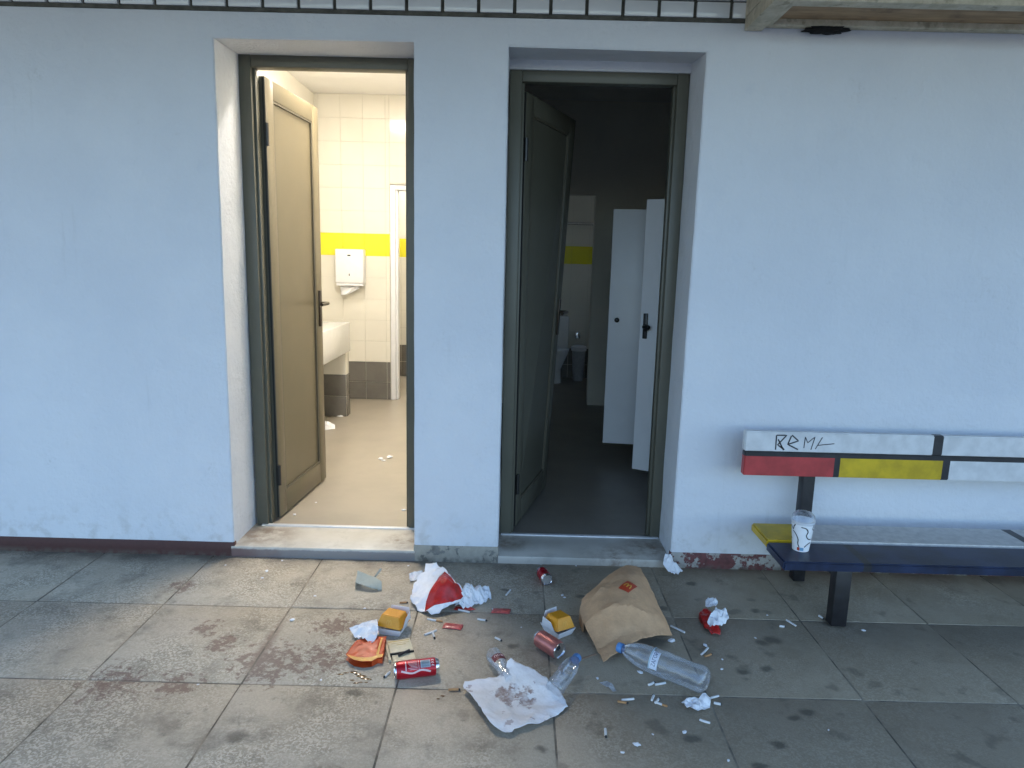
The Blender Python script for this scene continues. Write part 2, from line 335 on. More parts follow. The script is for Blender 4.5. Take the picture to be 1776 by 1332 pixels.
def ribbon(bm, pts, w, fn, mi=0, sub=6):
    P = []
    for a, b in zip(pts, pts[1:]):
        for i in range(sub): P.append((a[0]+(b[0]-a[0])*i/sub, a[1]+(b[1]-a[1])*i/sub))
    P.append(pts[-1]); L = []
    for i, p in enumerate(P):
        a = P[max(i-1, 0)]; b = P[min(i+1, len(P)-1)]; dx, dy = b[0]-a[0], b[1]-a[1]; l = math.hypot(dx, dy) or 1
        n = (-dy/l*w/2, dx/l*w/2)
        L.append((bm.verts.new(fn(p[0]+n[0], p[1]+n[1])), bm.verts.new(fn(p[0]-n[0], p[1]-n[1]))))
    for a, b in zip(L, L[1:]): bm.faces.new((a[0], a[1], b[1], b[0])).material_index = mi
def patch(bm, u0, u1, v0, v1, fn, nu=8, nv=2, mi=0):
    g = [[bm.verts.new(fn(u0+(u1-u0)*i/nu, v0+(v1-v0)*j/nv)) for i in range(nu+1)] for j in range(nv+1)]
    for j in range(nv):
        for i in range(nu): bm.faces.new((g[j][i], g[j][i+1], g[j+1][i+1], g[j+1][i])).material_index = mi
def text2d(s, size):
    cu = bpy.data.curves.new('t', 'FONT'); cu.body = s; cu.size = size; cu.align_x = 'CENTER'; cu.align_y = 'CENTER'; cu.resolution_u = 3
    o = bpy.data.objects.new('t', cu); col.objects.link(o); dg = bpy.context.evaluated_depsgraph_get()
    me = bpy.data.meshes.new_from_object(o.evaluated_get(dg)); vs = [v.co.to_2d() for v in me.vertices]; fs = [tuple(p.vertices) for p in me.polygons]
    bpy.data.objects.remove(o); bpy.data.curves.remove(cu); bpy.data.meshes.remove(me); return vs, fs
def put_text(bm, s, size, fn, mi=0):
    vs, fs = text2d(s, size); V = [bm.verts.new(fn(v.x, v.y)) for v in vs]
    for f in fs:
        try: bm.faces.new([V[i] for i in f]).material_index = mi
        except ValueError: pass
def arches(cx, cy, s):
    out = []
    for k in (-1, 1):
        out.append([(cx+s*(k*.25+.25*math.sin(t)*1.0), cy+s*(.95*math.cos(t*.98)-.45)) for t in [(-1.5+3.0*i/12) for i in range(13)]])
    return out
def inside(p, poly):
    c = False; n = len(poly)
    for i in range(n):
        a, b = poly[i], poly[i-1]
        if (a[1] > p[1]) != (b[1] > p[1]) and p[0] < (b[0]-a[0])*(p[1]-a[1])/(b[1]-a[1])+a[0]: c = not c
    return c
def nz(x, y, s, o=0.): return noise.noise(Vector((x*s+o, y*s+o*1.7, o)))
def ridged(x, y, s, o): return 1-abs(nz(x, y, s, o))*2
def sheet(name, outl, mats, parent=None, interior=(), res=.008, amp=.006, fs=18, seed=0., regions=(), thick=.0006, smooth=False, skirt=(), hmin=.0025, fold=0., creases=(), soft=1e-5, **kw):
    """A creased sheet of paper: outline points carry their own height, the inside is interpolated and crumpled."""
    ctrl = list(outl)+list(interior); op = [Vector((p[0], p[1])) for p in outl]
    # densify outline
    dens = []; n = len(outl)
    for i in range(n):
        a, b = outl[i], outl[(i+1) % n]; L = math.hypot(b[0]-a[0], b[1]-a[1]); k = max(1, int(L/(res*1.5)))
        for j in range(k):
            t = j/k; jj = res*.22
            dens.append((a[0]+(b[0]-a[0])*t+random.uniform(-jj, jj)*(j > 0), a[1]+(b[1]-a[1])*t+random.uniform(-jj, jj)*(j > 0)))
    pts = [Vector(p) for p in dens]; edges = [(i, (i+1) % len(dens)) for i in range(len(dens))]
    for poly, mi in regions:
        s0 = len(pts); pts += [Vector(p[:2]) for p in poly]; edges += [(s0+i, s0+(i+1) % len(poly)) for i in range(len(poly))]
    xs = [p[0] for p in dens]; ys = [p[1] for p in dens]
    y = min(ys)
    while y < max(ys):
        x = min(xs)
        while x < max(xs):
            q = (x+random.uniform(-.3, .3)*res, y+random.uniform(-.3, .3)*res)
            if inside(q, dens): pts.append(Vector(q))
            x += res
        y += res
    V, E, F, *_ = delaunay_2d_cdt(pts, edges, [], 0, 1e-5)
    n_ = len(ctrl); ph = lambda d2: .5*d2*np.log(d2+1e-9)
    C = np.array([c[:3] for c in ctrl]); A = np.zeros((n_+3, n_+3)); D2 = ((C[:, None, :2]-C[None, :, :2])**2).sum(-1)
    A[:n_, :n_] = ph(D2)+np.eye(n_)*soft; A[:n_, n_] = 1; A[:n_, n_+1:] = C[:, :2]; A[n_:, :n_] = A[:n_, n_:].T
    wt = np.linalg.solve(A, np.concatenate([C[:, 2], np.zeros(3)]))
    def h(x, y):
        z = float((wt[:n_]*ph((C[:, 0]-x)**2+(C[:, 1]-y)**2)).sum()+wt[n_]+wt[n_+1]*x+wt[n_+2]*y)
        for (ax, ay, bx_, by_, am, wd) in creases:
            ex, ey = bx_-ax, by_-ay; tt = max(0, min(1, ((x-ax)*ex+(y-ay)*ey)/(ex*ex+ey*ey))); dd = math.hypot(x-ax-tt*ex, y-ay-tt*ey)
            z += am*math.exp(-dd/wd)*(1-.5*abs(tt-.5))
        z += amp*(ridged(x, y, fs, seed)-.6)+amp*.45*(ridged(x, y, fs*2.6, seed+5)-.6)
        if fold: z += fold*math.sin((x*.8+y)*70+seed)
        return max(hmin, z)
    bm = bmesh.new(); bv = [bm.verts.new((v.x, v.y, h(v.x, v.y))) for v in V]
    for f in F:
        c = ((V[f[0]]+V[f[1]]+V[f[2]])/3)
        if not inside(c, dens): continue
        try: nf = bm.faces.new([bv[i] for i in f])
        except ValueError: continue
        for poly, mi in regions:
            if inside(c, poly): nf.material_index = mi
    bmesh.ops.delete(bm, geom=[v for v in bm.verts if not v.link_faces], context='VERTS')
    bmesh.ops.recalc_face_normals(bm, faces=bm.faces)
    up_ = sum(f.normal.z for f in bm.faces)
    if up_ < 0: bmesh.ops.reverse_faces(bm, faces=bm.faces)
    if skirt:
        bes = [e for e in bm.edges if len(e.link_faces) == 1 and all(any(math.hypot(v.co.x-s[0], v.co.y-s[1]) < s[2] for s in skirt) for v in e.verts)]
        r = bmesh.ops.extrude_edge_only(bm, edges=bes)
        for v in [g for g in r['geom'] if isinstance(g, bmesh.types.BMVert)]: v.co.z = .003
    o = mesh_obj(name, bm, mats, parent, smooth=smooth, **kw)
    md = o.modifiers.new('thickness', 'SOLIDIFY'); md.thickness = thick; md.offset = 0
    return o
def child_copy(o, parent):
    c = o.copy(); col.objects.link(c); c.parent = parent; return c

# ------------------------------------------------------------------ ground
bm = bmesh.new(); bmesh.ops.create_grid(bm, x_segments=4, y_segments=4, size=400)
mesh_obj('ground', bm, 'earth', loc=(0, 0, -.020), kind='structure')
bm = bmesh.new(); box(bm, -6, 6, -4.2, .3, -.014, -.0028)
pav = mesh_obj('pavement', bm, 'joint', kind='structure')
S = .4965; slab_mesh = None
XJ = [-1.345+S*i for i in range(-4, 9)]; YJ = [.045, -.453, -.948, -1.445, -1.94, -2.44]
for j in range(5):
    for i in range(len(XJ)-1):
        w = XJ[i+1]-XJ[i]; d = YJ[j]-YJ[j+1]
        bm = bmesh.new(); g = .0026
        box(bm, -w/2+g, w/2-g, -d/2+g, d/2-g, -.03, 0, 0, .0035, 2)
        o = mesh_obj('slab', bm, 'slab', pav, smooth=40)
        o.location = ((XJ[i]+XJ[i+1])/2, (YJ[j]+YJ[j+1])/2, random.uniform(-.0012, 0.0)); o.rotation_euler = (random.uniform(-.003, .003), random.uniform(-.003, .003), random.uniform(-.004, .004))

# ------------------------------------------------------------------ building
bld = empty('toilet_building', (0, 0, 0), label='pale blue rendered toilet block with two open doorways', category='building')
x0a, x0b, x1, x2, x3a, x3b = -1.234, -1.251, -.433, -.054, .735, .727
# facade, one plastered mass with two openings; z rows per column
bm = bmesh.new()
WX = 5.0
cols_b = [-WX, x0b, x1, x2, x3b, WX]; cols_t = [-WX, x0a, x1, x2, x3a, WX]; zt = [2.197, 2.197, 2.201, 2.191, 2.187, 2.187]
def column_pts(y, inner=0.):
    g = []
    for i in range(6): g.append([Vector((cols_b[i], y, -.02)), Vector((cols_t[i], y, zt[i]+(inner if 1 <= i <= 4 else 0))), Vector((cols_t[i], y, 2.298))])
    return g
def facegrid(bm, g, skip):
    V = [[bm.verts.new(p) for p in c] for c in g]
    for i in range(5):
        for j in range(2):
            if (i, j) in skip: continue
            bm.faces.new((V[i][j], V[i+1][j], V[i+1][j+1], V[i][j+1]))
    return V
gf = column_pts(0.); gb = column_pts(.30)
for i in (1, 2): gb[i][1].z = 2.207
for i in (3, 4): gb[i][1].z = 2.215
VF = facegrid(bm, gf, {(1, 0), (3, 0)}); VB = facegrid(bm, gb, {(1, 0), (3, 0)})
for (a, b) in (((1, 0), (1, 1)), ((1, 1), (2, 1)), ((2, 1), (2, 0)), ((3, 0), (3, 1)), ((3, 1), (4, 1)), ((4, 1), (4, 0))):
    bm.faces.new((VF[a[0]][a[1]], VF[b[0]][b[1]], VB[b[0]][b[1]], VB[a[0]][a[1]]))
for i in range(5): bm.faces.new((VF[i][2], VF[i+1][2], VB[i+1][2], VB[i][2]))
bmesh.ops.recalc_face_normals(bm, faces=bm.faces)
sharp = [e for e in bm.edges if len(e.link_faces) == 2 and e.calc_face_angle(0) > .8 and min(v.co.y for v in e.verts) < .01 and max(v.co.y for v in e.verts) < .01]
bmesh.ops.bevel(bm, geom=sharp, offset=.004, segments=2, affect='EDGES')
bmesh.ops.triangulate(bm, faces=bm.faces)
for _ in range(6):
    es = [e for e in bm.edges if e.calc_length() > .09]
    if not es: break
    bmesh.ops.subdivide_edges(bm, edges=es, cuts=1)
    bmesh.ops.triangulate(bm, faces=[f for f in bm.faces if len(f.verts) > 3])
for v in bm.verts:
    if v.co.z < 2.29:
        v.co.y += .003*nz(v.co.x, v.co.z, 3.5, 2) if v.co.y < .2 else 0
        if v.co.z > .05: v.co.x += .0025*nz(v.co.y, v.co.z, 6, 9)
wall = mesh_obj('facade_wall', bm, 'plaster', bld, smooth=45)
# tile frieze with recessed dark grout
bm = bmesh.new(); box(bm, -WX, WX, .012, .30, 2.300, 3.0); grout = mesh_obj('frieze_wall', bm, 'grout', bld)
boxo('grout_ledge', -WX, .90, -.002, .012, 2.2985, 2.3125, 'grout', grout)
bm = bmesh.new(); box(bm, -.0645, .0645, -.004, .016, -.0285, .0285, 0, .0022, 2)
tile = mesh_obj('frieze_tile', bm, 'tile', grout, smooth=40)
first = True
for r in range(3):
    for i in range(-17, 16 if r else 9):
        x = -.1055+.1425*i; z = 2.3435+r*.064
        if r == 2 and not -4 < i < 12: continue
        o = tile if first else child_copy(tile, grout); first = False
        o.location = (x, random.uniform(-.0008, .0008), z); o.rotation_euler = (random.uniform(-.008, .008), 0, random.uniform(-.01, .01))
for i in range(9, 40):
    o = child_copy(tile, grout); o.location = (-.1055+.1425*i, random.uniform(-.0008, .0008), 2.3435)
    if i > 22: break
# skirting
boxo('skirting', -WX, x0b+.004, -.004, .02, -.01, .066, 'skirt_red', bld, bev=.002)
boxo('skirting', x1-.002, x2+.002, -.004, .02, -.01, .076, 'skirt_beige', bld, bev=.002)
boxo('skirting', x3b-.003, WX, -.004, .02, -.01, .072, 'skirt_peel', bld, bev=.002)
boxo('skirting', x1-.0032, x1+.02, .02, .24, .02, .07, 'skirt_beige', bld, bev=.002)
boxo('lintel_render', x2-.004, x3a+.004, .2455, .299, 2.1705, 2.222, 'plaster', bld, bev=.003)
# sills
boxo('door_sill', x0b-.012, x1+.004, -.006, .262, -.012, .050, 'marble', bld, bev=.005)
boxo('door_sill', x2-.004, x3b+.012, -.003, .262, -.012, .034, 'marble', bld, bev=.005)
# roof and outer shell
boxo('roof_slab', -WX, WX, .0, 3.75, 3.0, 3.2, 'concrete', bld); boxo('roof_slab', -WX, 1.95, 3.7505, 5.8, 3.0, 3.2, 'concrete', bld)
boxo('shade_canopy', -WX, WX, -2.5, -.001, 2.60, 2.78, 'soffit', bld)  # unseen overhang, its depth shaped to shade the upper wall
boxo('back_wall', 1.952, WX, 3.55, 3.75, -.1, 3.0, 'concrete', bld)
boxo('back_wall', -WX, 1.95, 5.6, 5.8, -.1, 3.0, 'concrete', bld)
boxo('end_wall', -WX, -WX+.2, .3, 5.6, -.1, 3.0, 'concrete', bld)
boxo('end_wall', WX-.2, WX, .3, 3.549, -.1, 3.0, 'concrete', bld)

def frame(name, xo0, xo1, xi0, xi1, zo, zi, z0, y0=.25, y1=.315):
    bm = bmesh.new()
    for a in (-1, 1):
        pass
    box(bm, xo0, xi0, y0, y1, z0, zo, 0, .003); box(bm, xi1, xo1, y0, y1, z0, zo, 0, .003); box(bm, xi0+.0005, xi1-.0005, y0+.001, y1, zi, zo-.001, 0, .003)
    # stop rebate
    box(bm, xi0-.001, xi0+.012, y0+.022, y1-.001, z0, zi-.0005, 0, .002); box(bm, xi1-.012, xi1+.001, y0+.022, y1-.001, z0, zi-.0005, 0, .002)
    return mesh_obj(name, bm, 'frame', bld, smooth=40)
frame('door_frame', -1.2385, -.430, -1.183, -.498, 2.2065, 2.157, .050)
frame('door_frame', -.050, .7315, .003, .680, 2.170, 2.122, .034)
boxo('threshold_strip', -1.212, -.437, .238, .262, .049, .0565, 'steel', bld, bev=.002)
boxo('threshold_strip', -.046, .722, .238, .262, .033, .0405, 'steel', bld, bev=.002)
# door leaves: hinge at local origin, leaf runs along +X locally, visible face at local -Y
def leaf(w, h, mat, loc, ang, twist=0.):
    th = .052; f = .085
    bm = bmesh.new()
    box(bm, 0, f, 0, th, 0, h, 0, .003); box(bm, w-f, w, 0, th, 0, h, 0, .003)
    box(bm, f-.0005, w-f+.0005, .0006, th-.0006, 0.0, f+.03, 0, .002); box(bm, f-.0005, w-f+.0005, .0006, th-.0006, h-f, h, 0, .002)
    o = mesh_obj('door', bm, mat, bld, smooth=40, loc=loc, rot=(0, 0, ang))
    boxo('panel', f-.004, w-f+.004, .012, th-.012, f+.026, h-f+.004, mat, o)
    bm = bmesh.new()
    for s in (0, 1):
        y0, y1 = (.003, .0118) if s == 0 else (th-.0118, th-.003)
        box(bm, f-.0004, f+.010, y0, y1, f+.0305, h-f-.0005); box(bm, w-f-.010, w-f+.0004, y0, y1, f+.0305, h-f-.0005)
        box(bm, f+.0104, w-f-.0104, y0, y1, f+.0305, f+.040); box(bm, f+.0104, w-f-.0104, y0, y1, h-f-.010, h-f-.0005)
    mesh_obj('glazing_bead', bm, 'bead', o)
    bm = bmesh.new()
    box(bm, -.0075, -.0043, .004, .012, 0.002, h-.002); box(bm, -.0075, -.0043, .036, .048, 0.002, h-.002)
    mesh_obj('edge_seal', bm, 'dark', o)
    boxo('edge_profile', -.0042, -.0003, .0005, th-.0005, .001, h-.001, 'frame', o)
    bm = bmesh.new()
    box(bm, w-.060, w-.028, -.010, -.0003, .90, 1.10, 0, .003); tube(bm, [(w-.044, -.008, 1.03), (w-.044, -.050, 1.03)], .009)
    tube(bm, [(w-.044, -.050, 1.03), (w-.060, -.054, 1.03), (w-.155, -.054, 1.028)], .0095)
    box(bm, w-.060, w-.028, th+.0003, th+.010, .90, 1.10, 0, .003); tube(bm, [(w-.044, th+.008, 1.03), (w-.044, th+.050, 1.03)], .009)
    tube(bm, [(w-.044, th+.050, 1.03), (w-.060, th+.054, 1.03), (w-.155, th+.054, 1.028)], .0095)
    mesh_obj('handle', bm, 'bronze', o, smooth=40)
    for z in (.22, h-.25):
        bm = bmesh.new(); tube(bm, [(-.006, -.004, z-.05), (-.006, -.004, z+.05)], .009); mesh_obj('hinge', bm, 'dark', o, smooth=40)
    if twist:
        for q in [o]+list(o.children):
            for v in q.data.vertices: v.co = Matrix.Rotation(-twist*v.co.z/h, 3, 'Z') @ v.co
    return o
leaf(.655, 2.075, 'door', (-1.149, .328, .062), R(85.5))
leaf(.675, 2.05, 'frame', (.028, .325, .048), R(75), R(8.5))

# interior of the lit washroom ------------------------------------------------
FL = .05
boxo('washroom_floor', -1.9, -.30, .262, 5.0, -.05, FL-.001, 'infloor', None, kind='structure')
boxo('washroom_ceiling', -1.9, -.24, .30, 5.0, 2.74, 2.80, 'ceiling', None, kind='structure')
boxo('side_wall', -1.9, -1.80, .30, 5.0, FL, 2.74, 'inwall', bld)
boxo('party_wall', -.30, -.24, .30, 5.6, -.05, 2.80, 'inwall', bld)
ROWS = [.05, .214, .403, .595, .787, .979, 1.171, 1.363, 1.561, 1.757, 1.953, 2.149, 2.345, 2.541, 2.738]
def row_mat(k): return 'greytile' if k < 2 else ('yellow_tile' if k == 7 else 'creamtile')
def tile_wall(parent, xs, y, rows, k0=0, skip=None, zoff=0.):
    cache = {}
    for i in range(len(xs)-1):
        for k in range(len(rows)-1):
            a, b, c, d = xs[i], xs[i+1], rows[k]+zoff, rows[k+1]+zoff
            if skip and skip(a, b, c, d): continue
            key = (round(b-a, 3), round(d-c, 3), row_mat(k+k0))
            o = cache.get(key)
            if o is None:
                w, h = b-a, d-c; gp = .0016 if k+k0 < 2 else .0004; bm = bmesh.new(); box(bm, -w/2+gp, w/2-gp, -.004, .004, -h/2+gp, h/2-gp, 0, .0008, 1)
                o = mesh_obj('wall_tile', bm, row_mat(k+k0), parent, smooth=40); cache[key] = o
            else: o = child_copy(o, parent)
            o.location = ((a+b)/2, y, (c+d)/2); o.rotation_euler = (random.uniform(-.002, .002), 0, random.uniform(-.002, .002))
fwall = boxo('washroom_end_wall', -1.80, -1.143, 3.376, 3.46, FL, 2.74, 'wgrout', bld)
boxo('wall_above_doorway', -1.143, -.30, 3.376, 3.46, 1.992, 2.74, 'wgrout', bld)
boxo('wall_beside_doorway', -.42, -.30, 3.376, 3.46, FL, 1.992, 'wgrout', bld)
tile_wall(fwall, [-1.766, -1.570, -1.374, -1.178, -1.1445], 3.372, ROWS)
tile_wall(fwall, [-1.143, -.982, -.786, -.590, -.394], 3.372, [2.0]+ROWS[11:], k0=10)
bm = bmesh.new()
box(bm, -1.139, -1.095, 3.362, 3.49, FL, 1.985, 0, .004); box(bm, -1.0945, -1.075, 3.385, 3.47, FL, 1.955, 0, .003); box(bm, -1.0945, -.43, 3.363, 3.49, 1.945, 1.984, 0, .004); box(bm, -.464, -.43, 3.364, 3.49, FL, 1.9445, 0, .004)
mesh_obj('inner_door_frame', bm, 'whitegloss', bld, smooth=40)
bwall = boxo('lobby_end_wall', -1.80, -.30, 4.71, 4.80, FL, 2.74, 'wgrout', bld)
tile_wall(bwall, [-1.46, -1.264, -1.20, -1.068, -.872], 4.706, ROWS)

# lamps on the washroom ceiling
def ceiling_lamp(x, y, w, d, lab, mat='lamp'):
    t = empty('ceiling_lamp', (x, y, 2.74), label=lab, category='lamp')
    boxo('housing', -w/2, w/2, -d/2, d/2, -.045, -.0005, 'whitegloss', t, bev=.004)
    boxo('diffuser', -w/2+.012, w/2-.012, -d/2+.012, d/2-.012, -.062, -.0455, mat, t)
ceiling_lamp(-1.12, 2.20, .42, .16, 'lit ceiling lamp near the tiled end wall of the washroom', 'lamp2')
ceiling_lamp(-.90, .82, .50, .16, 'lit ceiling lamp above the open beige door')
ceiling_lamp(-1.0, 4.08, .5, .16, 'lit ceiling lamp in the lobby behind the white inner door frame', 'lamp2')

# wash counter
t = empty('wash_counter', (-1.58, 2.0, FL), label='white wash counter on a grey tiled pier behind the beige door', category='counter')
bm = bmesh.new(); box(bm, -.20, .22, -1.0, .73, .535, .775, 0, .008); mesh_obj('counter_top', bm, 'ceramic', t, smooth=40)
pier = boxo('pier', -.20, .204, .625, .735, 0, .534, 'creamtile', t, bev=.002)
for (a, b) in ((-.19, .0), (.003, .2035)):
    for (c, d) in ((.002, .17), (.173, .352)):
        boxo('pier_tile', a, b, .6195, .6245, c, d, 'greytile', pier, bev=.001)
for (c, d) in ((.002, .17), (.173, .352)): boxo('pier_tile', .2045, .2095, .628, .733, c, d, 'greytile', pier, bev=.001)
# towel dispenser
t = empty('towel_dispenser', (-1.485, 3.367, 1.09), label='white metal paper towel dispenser on the tiled wall', category='dispenser')
bm = bmesh.new(); box(bm, -.125, .125, -.115, -.0005, .03, .328, 0, .010, 3); mesh_obj('case', bm, 'whitegloss', t, smooth=40)
boxo('lip', -.118, .118, -.108, -.001, .008, .0295, 'whitegloss', t, bev=.003)
boxo('sight_window', -.014, .014, -.1165, -.1148, .268, .280, 'dark', t)
boxo('lock', -.004, .004, -.1165, -.1148, .095, .115, 'dark', t)
bm = bmesh.new()
g = [[bm.verts.new((-.09+.17*i/10, -.07-.012*math.sin(i*.9+j), .008-(.085-.06*max(0, (i-3))/7)*j/6)) for i in range(11)] for j in range(7)]
for j in range(6):
    for i in range(10): bm.faces.new((g[j][i], g[j][i+1], g[j+1][i+1], g[j+1][i]))
o = mesh_obj('paper_towel', bm, 'napkin', t, smooth=True); o.modifiers.new('s', 'SOLIDIFY').thickness = .0008

# interior of the dark room ---------------------------------------------------
FR = .034
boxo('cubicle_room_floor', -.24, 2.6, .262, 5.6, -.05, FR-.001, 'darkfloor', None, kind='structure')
boxo('cubicle_room_ceiling', -.24, 2.6, .30, 5.6, 2.74, 2.80, 'ceiling', None, kind='structure')
boxo('outer_side_wall', 2.5, 2.6, .30, 3.55, FR, 2.74, 'inwall', bld)
boxo('cross_wall', .690, 2.5, 3.42, 3.52, FR, 2.74, 'inwall', bld)
boxo('cross_wall', -.24, .03, 3.42, 3.52, FR, 2.74, 'inwall', bld)
boxo('wall_above_inner_doorway', .03, .690, 3.42, 3.52, 1.945, 2.74, 'inwall', bld)
boxo('side_wall', 1.85, 1.95, 3.52, 4.0, FR, 2.74, 'inwall', bld); boxo('side_wall', 1.85, 1.95, 4.0, 4.9, FR, 1.0, 'inwall', bld); boxo('side_wall', 1.85, 1.95, 4.9, 5.6, FR, 2.74, 'inwall', bld)
boxo('side_wall', 1.85, 1.95, 4.0, 4.9, 2.3, 2.74, 'inwall', bld)
w = boxo('window', 1.885, 1.905, 4.0, 4.9, 1.0, 2.3, 'glass', bld)
rwall = boxo('toilet_end_wall', -.24, 1.85, 5.006, 5.08, FR, 2.74, 'wgrout', bld)
tile_wall(rwall, [.42, .616, .812, 1.008], 5.002, ROWS, zoff=-.030)
bm = bmesh.new(); tube(bm, [(.2, 4.93, 1.775), (1.2, 4.93, 1.775)], .016, 10); tube(bm, [(.25, 4.93, 1.775), (.25, 4.999, 1.775)], .008); tube(bm, [(1.15, 4.93, 1.775), (1.15, 4.999, 1.775)], .008)
mesh_obj('grab_rail', bm, 'chrome', smooth=40, label='chrome rail across the tiled wall in the dark room', category='rail')
t = empty('waste_bin', (.72, 4.80, FR), label='small pale waste bin standing at the far wall of the dark room', category='bin')
bm = bmesh.new(); lathe(bm, [(.055, 0), (.078, .34)], 20); mesh_obj('body', bm, 'binbody', t, smooth=40)
bm = bmesh.new(); lathe(bm, [(.086, .34), (.086, .385), (.06, .40)], 20); mesh_obj('lid', bm, 'whitegloss', t, smooth=40)
t = empty('soap_dispenser', (.715, 4.995, .49), label='small chrome soap dispenser on the far wall above the bin', category='dispenser')
bm = bmesh.new(); box(bm, -.03, .03, -.05, -.001, 0, .08, 0, .01); mesh_obj('body', bm, 'chrome', t, smooth=40)
boxo('nozzle', -.008, .008, -.075, -.05, .0, .02, 'chrome', t)
# toilet at the far left, only its rim shows past the door
t = empty('toilet', (.42, 4.62, FR), label='white toilet bowl half hidden behind the crooked dark door', category='toilet')
bm = bmesh.new(); lathe(bm, [(.10, 0), (.09, .15), (.17, .34), (.18, .38), (.15, .385), (.10, .25)], 24, close1=True); mesh_obj('bowl', bm, 'ceramic', t, smooth=50)
boxo('cistern', -.18, .18, .19, .36, .36, .72, 'ceramic', t, bev=.02)
# cubicles
def cubicle(hinge, free, ztop, lab, knob):
    t = empty('toilet_cubicle', (hinge[0], hinge[1], FR), label=lab, category='cubicle', group='cubicles in the dark room')
    a = math.atan2(free[1]-hinge[1], free[0]-hinge[0]); w = math.hypot(free[0]-hinge[0], free[1]-hinge[1])
    bm = bmesh.new(); box(bm, 0, w, -.014, .014, .15-FR, ztop-FR, 0, .003); d = mesh_obj('cubicle_door', bm, 'cubdoor', t, smooth=40, rot=(0, 0, a))
    bm = bmesh.new(); lathe(bm, [(.016, 0), (.016, .012), (.010, .016)], 16)
    if knob:
        k_ = mesh_obj('knob', bm, 'dark', d, smooth=40, loc=(w-.055, .014, .985-FR), rot=(R(-90), 0, 0))
    else:
        bm.free(); bm = bmesh.new(); box(bm, w-.046, w-.020, .0143, .026, .93-FR, 1.075-FR, 0, .004); tube(bm, [(w-.033, .026, 1.0-FR), (w-.033, .05, 1.0-FR), (w-.06, .055, 1.0-FR)], .011)
        tube(bm, [(w-.040, .03, .985-FR), (w-.06, .055, 1.0-FR)], .014)
        mesh_obj('lever', bm, 'dark', d, smooth=40)
    boxo('partition', .0, 1.2, .62, .645, .12, 1.70-FR, 'cubdoor', t)
    boxo('pilaster', -.02, .02, .03, .645, .12, 1.70-FR, 'cubdoor', t)
    boxo('partition_foot', .005, .03, .62, .645, 0, .1198, 'steel', t)
    return t
cubicle((1.262, .765), (.720, 1.034), 1.706, 'white cubicle door with a black lever, beside the door frame', False)
cubicle((1.225, 1.555), (.612, 1.624), 1.693, 'white cubicle door with a small round knob, behind the lever one', True)

# ------------------------------------------------------------------ timber box on the wall, top right
t = empty('timber_box', (1.66, 0, 2.268), label='cream timber framed box with plywood underside fixed to the wall', category='box')
bm = bmesh.new()
box(bm, -.784, -.716, -.331, -.004, 0, .05, 0, .003); box(bm, .716, .784, -.331, -.004, 0, .05, 0, .003); box(bm, -.7155, .7155, -.331, -.275, 0.001, .05, 0, .003); box(bm, -.7155, .7155, -.05, -.004, .012, .05, 0, .003)
mesh_obj('base_frame', bm, 'timber', t, smooth=40)
boxo('edge_moulding', -.7155, -.690, -.2745, -.052, .008, .03, 'timber', t, bev=.004)
bm = bmesh.new(); box(bm, -.715, .715, -.28, -.045, .034, .046); mesh_obj('underside', bm, 'ply', t)
bm = bmesh.new()
box(bm, -.784, -.764, -.33, -.004, .0505, .30); box(bm, .764, .784, -.33, -.004, .0505, .30); box(bm, -.7635, .7635, -.33, -.31, .0505, .30); box(bm, -.784, .784, -.33, -.004, .3005, .32)
mesh_obj('carcass', bm, 'timber', t)
# made-up black foam for the dark smear where the box meets the wall
bm = bmesh.new(); bmesh.ops.create_icosphere(bm, subdivisions=4, radius=1)
for v in bm.verts:
    n = 1+.5*noise.noise(v.co*2.3)+.25*noise.noise(v.co*6); v.co = Vector((v.co.x*.078*n, v.co.y*.022*n, v.co.z*.017*n))
mesh_obj('smear_lump', bm, 'lump', smooth=True, loc=(1.19, -.026, 2.273), label='ragged black foam standing in for the dark smear under the timber box', category='lump')

# ------------------------------------------------------------------ bench
bench = empty('bench', (1.93, -.3, 0), label='low slatted bench painted in red, yellow, white, blue and black blocks', category='bench')
def plank(name, xs, ys, zs, fn, mats, bev=.004):
    """box cut into painted fields: fn(x, y, z) of a face centre gives the material index"""
    bm = bmesh.new(); cache = {}
    def V(p):
        k_ = tuple(round(c, 5) for c in p)
        if k_ not in cache: cache[k_] = bm.verts.new(p)
        return cache[k_]
    def quad(*ps):
        f = bm.faces.new([V(p) for p in ps]); c = f.calc_center_median(); f.material_index = fn(c.x, c.y, c.z)
    for a, b in zip(xs, xs[1:]):
        for c, d in zip(zs, zs[1:]):
            quad((a, ys[0], c), (b, ys[0], c), (b, ys[0], d), (a, ys[0], d)); quad((a, ys[-1], c), (a, ys[-1], d), (b, ys[-1], d), (b, ys[-1], c))
        for c, d in zip(ys, ys[1:]):
            quad((a, c, zs[-1]), (b, c, zs[-1]), (b, d, zs[-1]), (a, d, zs[-1])); quad((a, c, zs[0]), (a, d, zs[0]), (b, d, zs[0]), (b, c, zs[0]))
    for x, s in ((xs[0], 1), (xs[-1], -1)):
        for c, d in zip(ys, ys[1:]):
            for e, f in zip(zs, zs[1:]):
                q = [(x, c, e), (x, c, f), (x, d, f), (x, d, e)]; quad(*(q if s > 0 else q[::-1]))
    bmesh.ops.recalc_face_normals(bm, faces=bm.faces)
    ed = [e for e in bm.edges if len(e.link_faces) == 2 and e.calc_face_angle(0) > 1]
    bmesh.ops.bevel(bm, geom=ed, offset=bev, segments=2, affect='EDGES', material=-1)
    return mesh_obj(name, bm, mats, bench, smooth=40)
